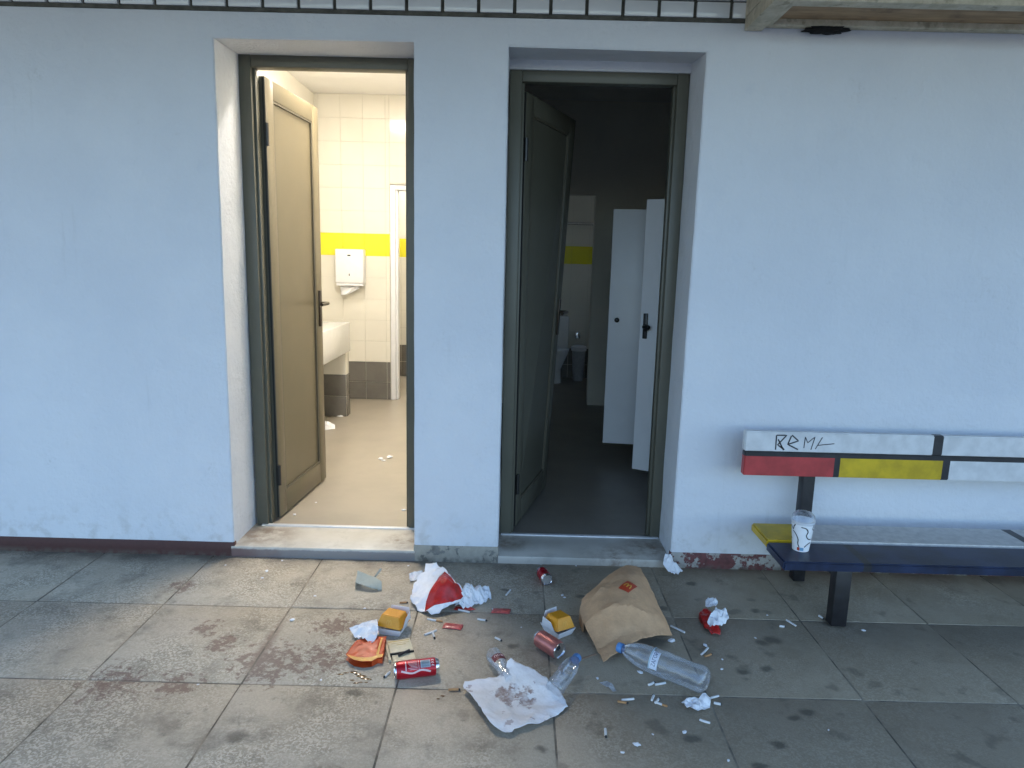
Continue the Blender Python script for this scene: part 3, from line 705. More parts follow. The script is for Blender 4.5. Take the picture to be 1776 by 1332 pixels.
# bench-local x = world x - 1.93, y = world y + .3
bx = lambda x: x-1.93
by = lambda y: y+.3
XL, XR = .968, 2.86
PM = ['bench_white', 'bench_black', 'bench_red', 'bench_yellow', 'bench_blue', 'bench_worn']
plank('back_plank', [bx(XL), bx(XL+.017), bx(1.75), bx(1.79), bx(XR)], [by(-.150), by(-.115)], [.594, .678],
      lambda x, y, z: 0 if x < bx(1.75) else (1 if x < bx(1.79) else 0), PM)
def lowfn(x, y, z):
    if z > .572: return 1
    if x < bx(1.348): return 2
    if x < bx(1.372): return 1
    if x < bx(1.80): return 3
    if x < bx(1.83): return 1
    if x < bx(2.3): return 0
    return 4
plank('back_plank', [bx(XL+.003), bx(1.348), bx(1.372), bx(1.80), bx(1.83), bx(2.3), bx(XR)], [by(-.150), by(-.115)], [.488, .572, .592], lowfn, PM)
plank('seat_plank', [bx(1.035), bx(1.205), bx(2.1), bx(2.14), bx(2.80)], [by(-.310), by(-.120)], [.232, .240, .268],
      lambda x, y, z: 3 if x < bx(1.205) else (1 if bx(2.1) < x < bx(2.14) else 5), PM, .006)
plank('seat_plank', [bx(1.030), bx(1.33), bx(1.36), bx(2.80)], [by(-.505), by(-.318)], [.228, .236, .264],
      lambda x, y, z: 4 if x < bx(1.33) else (1 if x < bx(1.9) else 4), PM, .006)
for lx in (1.268, 2.55):
    bm = bmesh.new(); box(bm, bx(lx-.026), bx(lx+.026), by(-.112), by(-.062), 0, .66, 0, .004); mesh_obj('post', bm, 'black_metal', bench, smooth=40)
    bm = bmesh.new(); box(bm, bx(lx-.030), bx(lx+.030), by(-.492), by(-.442), 0, .226, 0, .004); mesh_obj('leg', bm, 'black_metal', bench, smooth=40)
    bm = bmesh.new(); box(bm, bx(lx-.024), bx(lx+.024), by(-.4415), by(-.1125), .185, .2255, 0, .003); mesh_obj('cross_bar', bm, 'black_metal', bench, smooth=40)
bm = bmesh.new()
fn = lambda u, v: (bx(u), by(-.1506), v)
for st in ([(1.096, .664), (1.097, .602)], [(1.096, .664), (1.138, .665), (1.104, .623), (1.133, .603)], [(1.104, .647), (1.13, .602)], [(1.117, .62), (1.133, .602)], [(1.158, .663), (1.146, .626)],
           [(1.16, .666), (1.189, .642), (1.146, .626), (1.19, .605)], [(1.214, .612), (1.216, .66), (1.228, .635), (1.256, .661), (1.244, .606)], [(1.287, .66), (1.262, .609)], [(1.269, .625), (1.339, .634)]):
    ribbon(bm, st, 0.0058 if st[0][0] < 1.2 else .0038, fn)
mesh_obj('marker_tag', bm, 'ink', bench)

# cup on the bench ------------------------------------------------------------
cup = empty('drink_cup', (1.139, -.384, .2645), label='white paper drink cup with black squiggles and a clear dome lid on the bench', category='cup')
bm = bmesh.new(); lathe(bm, [(.029, .004), (.0295, 0), (.031, .001), (.0425, .118), (.0445, .119), (.0445, .122), (.042, .122)], 32, close0=False, close1=False)
f0 = bm.faces.new([v for v in bm.verts][:32]); mesh_obj('body', bm, 'cupw', cup, smooth=50)
def cone(u, v): r = .031+(.0115)*v/.118+.0005; return (r*math.sin(u/.036), -r*math.cos(u/.036), v)
cone0 = cone
def cone(u, v, a=math.radians(-14)): p = cone0(u, v); return (p[0]*math.cos(a)-p[1]*math.sin(a), p[0]*math.sin(a)+p[1]*math.cos(a), p[2])
bm = bmesh.new()
def smooth_path(p, n=5):
    out = []
    for i in range(len(p)-1):
        a, b, c, d = p[max(i-1, 0)], p[i], p[i+1], p[min(i+2, len(p)-1)]
        for k_ in range(n):
            t_ = k_/n; out.append(tuple(.5*((2*b[q])+(-a[q]+c[q])*t_+(2*a[q]-5*b[q]+4*c[q]-d[q])*t_*t_+(-a[q]+3*b[q]-3*c[q]+d[q])*t_**3) for q in (0, 1)))
    return out+[p[-1]]
for st in ([(-.010, .104), (.006, .100), (.014, .086), (.010, .070), (.020, .056), (.034, .054)], [(-.040, .082), (-.028, .072), (-.018, .052), (-.018, .034), (-.012, .020)], [(.034, .040), (.020, .034), (.008, .022)],
           [(-.052, .100), (-.040, .088), (-.036, .100), (-.030, .110)], [(.036, .112), (.034, .096), (.044, .088)], [(-.058, .050), (-.048, .046)], [(.06, .1), (.07, .07), (.06, .05), (.07, .02)], [(-.07, .1), (-.08, .08), (-.07, .04), (-.08, .02)]):
    ribbon(bm, smooth_path(st), .004, cone, sub=1)
mesh_obj('squiggle_print', bm, 'ink', cup)
bm = bmesh.new(); patch(bm, -.020, -.010, .006, .019, cone, 4); mesh_obj('red_print', bm, 'logored', cup)
bm = bmesh.new(); patch(bm, -.0095, .006, .006, .019, cone, 4); mesh_obj('blue_print', bm, 'cupblue', cup)
bm = bmesh.new(); lathe(bm, [(.0455, .112), (.046, .122), (.044, .128), (.040, .142), (.030, .152), (.016, .156)], 32, close0=False, close1=False); mesh_obj('lid', bm, 'film', cup, smooth=True)

# ------------------------------------------------------------------ litter
def can_profile(r, L, neck): return [(r*.72, 0), (r*.80, .0015), (r*.84, .004), (r*.97, .012), (r, .018), (r, L-.016), (r*neck*1.03, L-.005), (r*neck, L-.002), (r*neck*1.02, L), (r*neck*.97, L), (r*neck*.94, L-.005)]
def can(name, r, L, p0, p1, roll, mat, lab, neck=.86, crush=0., seed=0.):
    """can lying on the ground, base at p0, mouth towards p1"""
    d = Vector((p1[0]-p0[0], p1[1]-p0[1], 0)).normalized()
    t = empty(name, (p0[0], p0[1], r+.0005), label=lab, category='can')
    zax = d; yax = Vector((0, 0, 1)); xax = yax.cross(zax)
    t.rotation_euler = (Matrix((xax, yax, zax)).transposed() @ Matrix.Rotation(roll, 3, 'Z')).to_euler()
    pr = can_profile(r, L, neck); bm = bmesh.new(); lathe(bm, [pr[3], pr[4]]+[(r, .018+(L-.034)*i/8) for i in range(1, 9)]+[pr[6]], 40, close0=False, close1=False)
    def dent(v):
        if not crush: return
        k_ = crush*(nz(v.co.x*1+v.co.z, v.co.y, 38, seed)+.4*nz(v.co.z, v.co.x, 90, seed+3)); s_ = 1-abs(k_); v.co.x *= s_; v.co.y *= 1-abs(crush*nz(v.co.y, v.co.z, 45, seed+9))
    for v in bm.verts: dent(v)
    mesh_obj('body', bm, mat, t, smooth=60)
    bm = bmesh.new(); lathe(bm, [(r*.70, .006), (r*.78, .001), (r*.84, .004), (r*.97, .012)], 40, close1=False)
    lathe(bm, [(r*neck*1.03, L-.005), (r*neck, L-.002), (r*neck*1.02, L), (r*neck*.97, L), (r*neck*.94, L-.005)], 40, close0=False)
    mesh_obj('metal_ends', bm, 'chrome', t, smooth=40)
    bm = bmesh.new(); lathe(bm, [(r*.34, L-.0046), (r*.34, L-.0042)], 20)
    for v in bm.verts: v.co.y += r*.36; v.co.x *= .8
    mesh_obj('mouth', bm, 'dark', t)
    bm = bmesh.new(); lathe(bm, [(r*.26, L-.0045), (r*.26, L-.003)], 16)
    for v in bm.verts: v.co.y = v.co.y*1.4-r*.18; v.co.x *= .8
    mesh_obj('pull_tab', bm, 'chrome', t)
    return t
# slim red can
rc = can('drink_can', .0285, .145, (-.225, -.866), (-.368, -.903), R(0), 'canred', 'slim red drink can with a barcode lying beside the cream cigarette pack')
cyl = lambda a0, r: (lambda u, v: (r*math.cos(a0+u/r), r*math.sin(a0+u/r), v))
A0 = R(58); f_ = cyl(A0, .0288)
bm = bmesh.new()
patch(bm, -.013, .013, .030, .062, f_, 10); mesh_obj('barcode_panel', bm, 'barcode', rc)
bm = bmesh.new(); f2 = cyl(A0, .02895)
for i in range(12): patch(bm, -.011+.0019*i, -.011+.0019*i+random.choice((.0006, .001)), .033, .059, f2, 1)
mesh_obj('barcode_lines', bm, 'barline', rc)
bm = bmesh.new()
for i in range(3): ribbon(bm, [(-.010+.009*i, .018), (-.006+.009*i, .024), (-.010+.009*i, .026)], .003, f_, sub=3)
for i in range(7): patch(bm, -.016+.0045*i, -.016+.0045*i+.0014, .072, .072+random.uniform(.02, .032), f_, 1, 3)
patch(bm, -.018, .016, .067, .0685, f_, 8, 1)
patch(bm, -.018, .016, .108, .111, f_, 8, 1)
f3 = cyl(R(12), .0288); ribbon(bm, smooth_path([(-.004, .03), (.004, .06), (-.004, .09), (.006, .125)]), .006, f3, sub=1)
mesh_obj('white_print', bm, 'canwhite', rc)
# dusty rose can
can('drink_can', .0315, .115, (.108, -.678), (.182, -.766), R(20), 'canpink', 'dusty pink drink can with an open mouth touching the torn orange box', .84)
# crushed red can
cc = can('crushed_can', .027, .105, (.161, -.228), (.148, -.12), R(40), 'canred', 'crumpled red can by the dark doorway showing its silver base', .84, .55, 4.)
cc.rotation_euler.rotate_axis('X', R(7)); cc.location.z = .031

# cartons ---------------------------------------------------------------------
def frustum(bm, a, b, h, z0, mi=0, cap0=True, cap1=True, ox=0, oy=0):
    q0 = [bm.verts.new((s*a[0], t_*a[1], z0)) for s, t_ in ((-1, -1), (1, -1), (1, 1), (-1, 1))]; q1 = [bm.verts.new((s*b[0]+ox, t_*b[1]+oy, z0+h)) for s, t_ in ((-1, -1), (1, -1), (1, 1), (-1, 1))]
    fs = [bm.faces.new((q0[i], q0[(i+1) % 4], q1[(i+1) % 4], q1[i])) for i in range(4)]
    if cap0: fs.append(bm.faces.new(q0[::-1]))
    if cap1: fs.append(bm.faces.new(q1))
    for f in fs: f.material_index = mi
    return fs
def burger_box(loc, rz, lab, sx=1., torn=False):
    t = empty('burger_box', loc, (0, 0, rz), label=lab, category='box')
    bm = bmesh.new(); frustum(bm, (.040*sx, .040), (.052*sx, .052), .028, 0, cap1=False); o = mesh_obj('tray', bm, 'whitecarton', t); o.modifiers.new('s', 'SOLIDIFY').thickness = .0008
    bm = bmesh.new(); fs = frustum(bm, (.050*sx, .044), (.036*sx, .030), .040, .0285, cap0=False)
    bmesh.ops.bevel(bm, geom=[e for e in bm.edges if e.calc_length() > .02], offset=.002, segments=2, affect='EDGES')
    lid = mesh_obj('lid', bm, 'orange', t, smooth=30); lid.rotation_euler = (R(-3), R(2), R(-4)); lid.location = (0, -.004, .001)
    # faded arches on the front panel
    sl = math.atan2(.014, .040); bm = bmesh.new()
    fnm = lambda u, v: (u, -.044+(v)*math.sin(sl)-.0010, .0285+v*math.cos(sl))
    for a in arches(0, .019, .018): ribbon(bm, a, .0016, fnm, sub=1)
    mesh_obj('arch_print', bm, 'softM', lid)
    bm = bmesh.new()   # white tuck flaps
    for s in ((1, 0), (0, 1)) if not torn else ((-1, 0), (0, 1)):
        if s[0]: P_ = [(s[0]*.052*sx, -.03, .028), (s[0]*.052*sx, .04, .028), (s[0]*.055*sx, .034, .062), (s[0]*.056*sx, -.012, .058)]
        else: P_ = [(-.035*sx, .052, .028), (.05*sx, .052, .028), (.044*sx, .052, .068), (-.028*sx, .048, .071)]
        bm.faces.new([bm.verts.new(p) for p in P_])
    o = mesh_obj('tuck_flap', bm, 'whitecarton', t); o.modifiers.new('s', 'SOLIDIFY').thickness = .0009
    return t
burger_box((-.422, -.600, .0006), R(-12), 'orange burger box in a white tray beside the orange-red fries carton', .95)
t = burger_box((.185, -.585, .0006), R(38), 'torn orange burger box with white flaps behind the pink can', .82, True)
# fries carton lying on its side
fr = [(-.549, -.800, .020), (-.529, -.822, .022), (-.511, -.838, .022), (-.482, -.846, .022), (-.452, -.838, .022), (-.437, -.818, .022), (-.420, -.818, .022), (-.430, -.694, .028), (-.488, -.690, .028), (-.530, -.722, .028)]
t = empty('fries_carton', (-.485, -.76, 0), label='flattened orange-red fries carton under a white napkin', category='carton')
cres = [(-.548, -.797), (-.527, -.812), (-.505, -.820), (-.482, -.822), (-.458, -.816), (-.436, -.800), (-.421, -.800), (-.4225, -.816), (-.437, -.817), (-.452, -.8365), (-.482, -.8445), (-.511, -.8365), (-.529, -.8205)]
highlight = [(-.446, -.800), (-.437, -.802), (-.441, -.700), (-.447, -.700)]  # pale highlight stripe painted onto the red panel
o = sheet('front_panel', [(a+.485, b+.76, c) for a, b, c in fr], ['friesred', 'yellowcarton'], t, res=.009, amp=.004, fs=14, seed=3, smooth=60, regions=[([(a+.485, b+.76) for a, b in cres], 1), ([(a+.485, b+.76) for a, b in highlight], 1)], thick=.0008)
bm = bmesh.new(); pts = [(a+.485, b+.76) for a, b, c in fr]
lo = [bm.verts.new((x*1.0, y*1.0, .001)) for x, y in pts]; hi = [bm.verts.new((x*.985, y*.985, .018)) for x, y in pts]
for i in range(5, 10): bm.faces.new((lo[i-1], lo[i], hi[i], hi[i-1]))
bm.faces.new(lo)
mesh_obj('back_panel', bm, 'friesred', t)
bm = bmesh.new(); ribbon(bm, smooth_path([(-.045, .02), (-.035, .012), (-.025, .016), (-.018, .008)]), .003, lambda u, v: (u, v, .0315), sub=1); ribbon(bm, [(-.03, .012), (-.045, -.02)], .002, lambda u, v: (u, v, .0312)); mesh_obj('script_print', bm, 'redpaper', t)
sheet('napkin', [(-.576, -.636, .022), (-.562, -.652, .012), (-.534, -.695, .022), (-.500, -.728, .034), (-.470, -.740, .036), (-.458, -.690, .040), (-.482, -.602, .045), (-.510, -.612, .035), (-.544, -.622, .032)], 'napkin',
      interior=[(-.51, -.67, .045), (-.54, -.65, .035), (-.49, -.66, .048)], res=.006, amp=.014, fs=24, seed=11, thick=.0005, label='crumpled white napkin resting on the fries carton', category='napkin')

# cigarette pack --------------------------------------------------------------
t = empty('cigarette_pack', (-.375, -.728, .0004), (0, 0, R(18)), label='open cream cigarette pack with a black band above the slim red can', category='pack')
boxo('box', -.040, .040, -.038, .042, .0002, .014, 'cream', t, bev=.0015)
bm = bmesh.new(); box(bm, -.041, .041, -.0425, -.0385, .0006, .0145); mesh_obj('black_band', bm, 'dark', t)
bm = bmesh.new(); box(bm, -.036, .040, -.085, -.043, .0002, .009, 0, .0015); mesh_obj('flip_lid', bm, 'cream', t)
bm = bmesh.new()
patch(bm, -.038, .036, .030, .034, lambda u, v: (u, v, .01425), 2, 1); patch(bm, -.030, .034, .018, .020, lambda u, v: (u, v, .01425), 2, 1); patch(bm, -.012, .02, .006, .009, lambda u, v: (u, v, .01425), 2, 1)
mesh_obj('gold_print', bm, 'gold', t)
bm = bmesh.new(); box(bm, -.049, -.0415, -.072, .034, .0004, .010); mesh_obj('side_flap', bm, 'cream', t)
bm = bmesh.new(); tube(bm, [(0, 0, 0), (.034, .028, .004)], .0042, 10); mesh_obj('black_cigarette', bm, 'ash', smooth=40, loc=(-.372, -.787, .0135), label='burnt dark cigarette end lying across the cream pack', category='butt')

# wrapper with red print --------------------------------------------------------
wW = [(-.392, -.400, .025), (-.390, -.312, .035), (-.379, -.263, .05), (-.352, -.255, .07), (-.352, -.224, .088), (-.319, -.221, .098), (-.269, -.282, .10), (-.213, -.372, .085), (-.188, -.392, .075), (-.172, -.404, .05), (-.183, -.440, .035), (-.218, -.456, .03), (-.245, -.474, .025), (-.265, -.494, .02), (-.293, -.502, .015), (-.346, -.468, .012)]
wR = [(-.322, -.482), (-.322, -.440), (-.294, -.372), (-.264, -.306), (-.214, -.379), (-.190, -.398), (-.177, -.408), (-.187, -.434), (-.218, -.449), (-.25, -.466), (-.285, -.474)]
sheet('burger_wrapper', wW, ['wax', 'redpaper'], interior=[(-.262, -.41, .105), (-.235, -.42, .098), (-.30, -.43, .06), (-.34, -.38, .04), (-.21, -.42, .07), (-.27, -.45, .06)], res=.0065, amp=.010, fs=20, seed=21, regions=[(wR, 1)], thick=.0006, smooth=35,
      skirt=((-.30, -.22, .09), (-.23, -.33, .08)), label='white wrapper with a large glossy red print propped up on the slabs', category='wrapper')
sheet('napkin', [(-.212, -.432, .03), (-.190, -.400, .055), (-.168, -.315, .05), (-.124, -.320, .045), (-.082, -.300, .03), (-.070, -.345, .01), (-.097, -.388, .008), (-.141, -.418, .012), (-.176, -.452, .008)], 'napkin',
      interior=[(-.15, -.37, .05), (-.11, -.35, .04), (-.17, -.40, .045)], res=.0055, amp=.018, fs=26, seed=31, label='crumpled white napkin against the red printed wrapper', category='napkin')
sheet('napkin_shred', [(-.432, -.165, .012), (-.411, -.154, .016), (-.377, -.148, .018), (-.350, -.166, .022), (-.364, -.193, .008), (-.404, -.205, .006), (-.416, -.222, .004)], 'napkin', res=.005, amp=.014, fs=40, seed=41,
      label='torn white napkin shred above the red printed wrapper', category='napkin')
sheet('red_card', [(-.215, -.445, .006), (-.150, -.450, .005), (-.128, -.438, .004), (-.15, -.425, .006), (-.205, -.425, .006)], 'redpaper', res=.006, amp=.003, seed=44, label='red scrap tucked beneath the napkin by the wrapper', category='scrap')
# folded grey-green card
sheet('folded_card', [(-.634, -.288, .032), (-.636, -.240, .060), (-.600, -.246, .048), (-.572, -.252, .042), (-.526, -.280, .032), (-.522, -.302, .008), (-.552, -.308, .012), (-.580, -.306, .020)], 'sage', res=.009, amp=.002, fs=10, seed=2, smooth=40, thick=.0008,
      skirt=((-.636, -.262, .035), (-.53, -.295, .02)), label='folded grey-green card standing on the lit slab', category='card')
bm = bmesh.new(); box(bm, -.004, .004, -.001, .001, 0, .075); o = mesh_obj('card_strip', bm, 'sage', loc=(-.584, -.236, .0005), rot=(R(-8), R(38), R(10)), label='narrow cut strip leaning behind the folded card', category='scrap')

# sauce sachets
def sachet(name, loc, rz, w, d, lab, seed):
    bm = bmesh.new(); n, m_ = 16, 10; g = []
    for j in range(m_+1):
        row = []
        for i in range(n+1):
            u, v = i/n*2-1, j/m_*2-1; z = .0022+.006*max(0, (1-u**6)*(1-v**4)-.25)*(1+.5*nz(u, v, 2.2, seed)); row.append(bm.verts.new((u*w/2+.003*nz(u, v, 1.5, seed), v*d/2, z)))
        g.append(row)
    for j in range(m_):
        for i in range(n): bm.faces.new((g[j][i], g[j][i+1], g[j+1][i+1], g[j+1][i])).material_index = 1 if (i == 0 and j > 5 and seed > 5) else 0
    o = mesh_obj(name, bm, ['foilred', 'whitecarton'], smooth=True, loc=loc, rot=(0, 0, rz), label=lab, category='sachet'); md = o.modifiers.new('s', 'SOLIDIFY'); md.thickness = .0015; md.offset = -1
    return o
sachet('sauce_sachet', (-.205, -.568, .001), R(-8), .072, .040, 'torn red sauce sachet with a twisted corner on the lit slab', 3)
sachet('sauce_sachet', (-.028, -.444, .001), R(-2), .074, .038, 'flat red sauce sachet with a silver end by the napkin', 8)

# brown paper bag
bg_o = [(.491, -.242, .115), (.539, -.262, .115), (.556, -.386, .10), (.580, -.510, .055), (.606, -.600, .006), (.520, -.650, .028), (.445, -.700, .036), (.385, -.745, .020), (.330, -.782, .005), (.306, -.680, .02), (.281, -.605, .035), (.270, -.515, .05), (.282, -.465, .07), (.359, -.385, .10)]
lg = Vector((.456, -.474))
sheet('paper_bag', bg_o, 'kraft', interior=[(.40, -.56, .115), (.464, -.46, .135), (.50, -.58, .080), (.36, -.66, .060), (.43, -.65, .068), (.33, -.58, .085), (.50, -.36, .13), (.41, -.42, .125), (.55, -.55, .07)], res=.010, amp=.0035, fs=11, seed=13, thick=.0007, smooth=22, fold=0., soft=2e-5,
      creases=((.28, -.60, .57, -.575, .012, .016), (.31, -.72, .52, -.63, -.010, .014), (.30, -.52, .42, -.38, .010, .014), (.34, -.66, .39, -.45, -.007, .014), (.43, -.68, .45, -.55, .007, .018), (.52, -.62, .58, -.52, .007, .012), (.36, -.59, .44, -.56, .005, .010)),
      skirt=((.50, -.25, .08), (.42, -.32, .12), (.30, -.44, .09), (.275, -.53, .07), (.548, -.32, .08)), label='big brown paper carrier bag with a small red logo sagging on the slabs', category='bag')
bag = bpy.data.objects['paper_bag']
dg = bpy.context.evaluated_depsgraph_get(); dg.update()
from mathutils.bvhtree import BVHTree
bvh = BVHTree.FromObject(bag, dg)
def onbag(u, v, lift=.0012):
    a = R(-40); x = lg.x+u*math.cos(a)-v*math.sin(a)*1.0; y = lg.y+u*math.sin(a)+v*math.cos(a)*1.0
    h = bvh.ray_cast(Vector((x, y, 1)), Vector((0, 0, -1))); return (x, y, (h[0].z if h[0] else .1)+lift)
bm = bmesh.new(); patch(bm, -.0225, .0225, -.034, .034, onbag, 8, 8); mesh_obj('logo_square', bm, 'logored', bag)
bm = bmesh.new()
for a in arches(0, -.002, .026): ribbon(bm, a, .004, lambda u, v: onbag(u, v, .0022), sub=1)
mesh_obj('logo_arches', bm, 'logoyellow', bag)
bm = bmesh.new(); box(bm, -.004, .004, -.055, .055, 0, .0018, 0, .0006); mesh_obj('stirrer', bm, 'stick', loc=(.265, -.755, .0006), rot=(0, 0, R(-58)), label='thin wooden stirrer poking out under the paper bag', category='stirrer')

# bottles -----------------------------------------------------------------------
def bottle(name, prof, p0, p1, lab, rot=0., crush=.06, seed=0., zc=None, seg=36, mat='film'):
    d = Vector((p1[0]-p0[0], p1[1]-p0[1], 0)).normalized(); rmax = max(q[0] for q in prof)
    t = empty(name, (p0[0], p0[1], (zc or rmax)+.0006), label=lab, category='bottle')
    yax = Vector((0, 0, 1)); xax = yax.cross(d); t.rotation_euler = (Matrix((xax, yax, d)).transposed() @ Matrix.Rotation(rot, 3, 'Z')).to_euler()
    # resample
    P_ = []
    for a, b in zip(prof, prof[1:]):
        n = max(1, int(math.hypot(b[0]-a[0], b[1]-a[1])/.008))
        for i in range(n): P_.append((a[0]+(b[0]-a[0])*i/n, a[1]+(b[1]-a[1])*i/n))
    P_.append(prof[-1]); bm = bmesh.new(); lathe(bm, P_, seg, close1=False)
    for v in bm.verts:
        k_ = crush*(nz(v.co.x+v.co.z*.7, v.co.y-v.co.z*.4, 16, seed)+.5*nz(v.co.z, v.co.x+v.co.y, 42, seed+2)); s_ = 1-abs(k_)
        if v.co.z < prof[-1][1]-.03: v.co.x *= s_; v.co.y *= s_
    mesh_obj('bottle_body', bm, mat, t, smooth=50)
    return t
rib = lambda z0, z1, r, n: [q for i in range(n) for q in ((r, z0+(z1-z0)*i/n), (r-.0018, z0+(z1-z0)*(i+.5)/n))]
big = [(.020, .006), (.030, .001), (.040, .006), (.044, .018)]+rib(.02, .13, .044, 5)+[(.0445, .13), (.0445, .185)]+rib(.19, .215, .0435, 2)+[(.042, .225), (.036, .255), (.024, .285), (.0145, .298), (.0145, .318)]
b1 = bottle('water_bottle', big, (.640, -.940), (.395, -.760), 'large clear plastic water bottle with blue cap and label beside the paper bag', R(0), .07, 2.)
bm = bmesh.new(); lathe(bm, [(.0165, .300), (.0168, .318), (.0155, .320)], 24, close0=False); mesh_obj('cap', bm, 'cap', b1, smooth=40)
bm = bmesh.new(); f_ = cyl(R(60), .0452)
patch(bm, -.052, .040, .182, .186, f_, 16, 1); mesh_obj('label_edge', bm, 'labelc', b1)
bm = bmesh.new(); patch(bm, -.050, .012, .155, .1815, f_, 14, 2); mesh_obj('label', bm, 'labelw', b1)
bm = bmesh.new(); f2 = cyl(R(60), .0456); put_text(bm, 'ΖΑΓΟΡΙ', .019, lambda u, v: f2(-.014+u*.78, .168+v), 0); mesh_obj('label_text', bm, 'labelb', b1)
small = [(.012, .004), (.022, .001), (.029, .006), (.031, .014)]+rib(.016, .12, .031, 5)+[(.030, .135), (.024, .165), (.0145, .185), (.0135, .188), (.0135, .205)]
b2 = bottle('water_bottle', small, (.148, -.985), (.240, -.795), 'small crushed clear bottle with pale blue cap beside the stained wrapper', R(30), .16, 7.)
bm = bmesh.new(); lathe(bm, [(.0155, .188), (.0158, .205), (.0145, .207)], 20, close0=False); mesh_obj('cap', bm, 'cap', b2, smooth=40)
b3 = bottle('soft_drink_bottle', [(.010, .004), (.02, .001), (.026, .01), (.028, .02), (.026, .05), (.028, .09), (.022, .13), (.0135, .15), (.0135, .165)], (-.052, -.775), (.004, -.915), 'crushed clear bottle with maroon label sticking out above the stained wrapper', R(10), .30, 17., zc=.026)
bm = bmesh.new(); f_ = cyl(R(80), .0272); patch(bm, -.026, .026, .052, .085, f_, 12, 2); mesh_obj('label', bm, 'labelr', b3)
bm = bmesh.new(); f2 = cyl(R(80), .0276); put_text(bm, 'που', .020, lambda u, v: f2(u, .064+v), 0); mesh_obj('label_text', bm, 'canwhite', b3)

# stained wrapper
wr = [(-.138, -.961, .018), (-.134, -.940, .022), (-.098, -.919, .02), (-.031, -.906, .022), (-.004, -.893, .040), (.001, -.872, .058), (.013, -.862, .058), (.087, -.892, .040), (.155, -.954, .030), (.171, -.965, .02), (.191, -1.028, .005), (.125, -1.101, .012), (.065, -1.129, .015), (.026, -1.15, .015), (.019, -1.162, .012), (.001, -1.165, .012), (-.033, -1.149, .02), (-.054, -1.121, .025), (-.105, -1.017, .025)]
sheet('stained_wrapper', wr, 'wrapper', interior=[(.022, -.992, .008), (.094, -1.004, .008), (.003, -.924, .03), (.077, -.92, .035), (-.051, -.972, .012), (-.012, -1.086, .012), (.138, -1.016, .010)], res=.008, amp=.007, fs=15, seed=51, thick=.0006, smooth=30,
      label='large white food wrapper smeared with brown stains lying on the slabs', category='wrapper')

# red carton with napkins
t = empty('red_carton', (.768, -.50, 0), label='crushed small red carton stuffed with napkins away from the other litter', category='carton')
sheet('carton_shell', [(-.030, .035, .028), (-.006, .062, .03), (.014, .05, .034), (.018, -.03, .03), (.026, -.062, .022), (.020, -.082, .003), (-.012, -.078, .003), (-.026, -.04, .012)], 'redpaper', t, res=.006, amp=.010, fs=22, seed=61, smooth=25, skirt=((-.02, .05, .04), (.015, 0, .06)))
sheet('napkin', [(.770, -.440, .040), (.782, -.385, .03), (.806, -.345, .025), (.826, -.372, .035), (.818, -.430, .05), (.800, -.470, .055)], 'napkin', interior=[(.80, -.41, .055)], res=.005, amp=.02, fs=34, seed=71, label='upper white napkin sticking out of the red carton', category='napkin')
sheet('napkin', [(.800, -.480, .055), (.840, -.478, .05), (.836, -.520, .03), (.800, -.556, .02), (.762, -.556, .022), (.752, -.530, .03), (.775, -.510, .055)], 'napkin', interior=[(.80, -.52, .058)], res=.005, amp=.02, fs=34, seed=77, label='lower white napkin draped over the red carton', category='napkin')
sheet('napkin', [(.690, -.030, .058), (.706, -.008, .075), (.728, -.028, .06), (.742, -.050, .04), (.772, -.062, .008), (.728, -.092, .004), (.700, -.066, .010), (.684, -.048, .03)], 'napkin', interior=[(.715, -.045, .06)], res=.005, amp=.014, fs=30, seed=81,
      label='white napkin propped against the corner of the dark doorway', category='napkin')
sheet('tissue', [(.548, -.990, .008), (.575, -.985, .018), (.591, -.980, .022), (.603, -.984, .010), (.617, -.973, .022), (.646, -.970, .015), (.632, -1.012, .006), (.590, -1.030, .004), (.558, -1.020, .006)], 'napkin', interior=[(.58, -1.0, .018), (.62, -.99, .02)], res=.005, amp=.010, fs=30, seed=91,
      label='flattened white tissue below the large water bottle', category='tissue')
sheet('plastic_scrap', [(.302, -.902, .006), (.327, -.894, .010), (.346, -.915, .008), (.353, -.938, .003), (.341, -.942, .003), (.322, -.920, .008)], 'greyfilm', res=.005, amp=.005, fs=30, seed=95, label='limp translucent plastic scrap on the slabs', category='scrap')

LM = {'large water bottle': (.52, -.85), 'brown paper bag': (.44, -.52), 'stained white wrapper': (.02, -1.0), 'red printed wrapper': (-.28, -.38), 'front leg of the bench': (1.268, -.467), 'marble sill of the lit doorway': (-.84, -.03), 'sill of the dark doorway': (.3, -.02), 'torn orange burger box': (.185, -.585),
      'orange-red fries carton': (-.485, -.76), 'slim red can': (-.29, -.885), 'crushed small red carton': (.768, -.50), 'flattened white tissue': (.60, -1.0), 'cream cigarette pack': (-.375, -.728), 'small crushed bottle': (.195, -.89), 'flat sauce sachet with a silver end': (-.028, -.444), 'worn red paint patch': (-.8, -.82), 'maroon skirting': (-1.4, -.05)}
def beside(x, y): return min(LM, key=lambda n: math.hypot(x-LM[n][0], y-LM[n][1]))
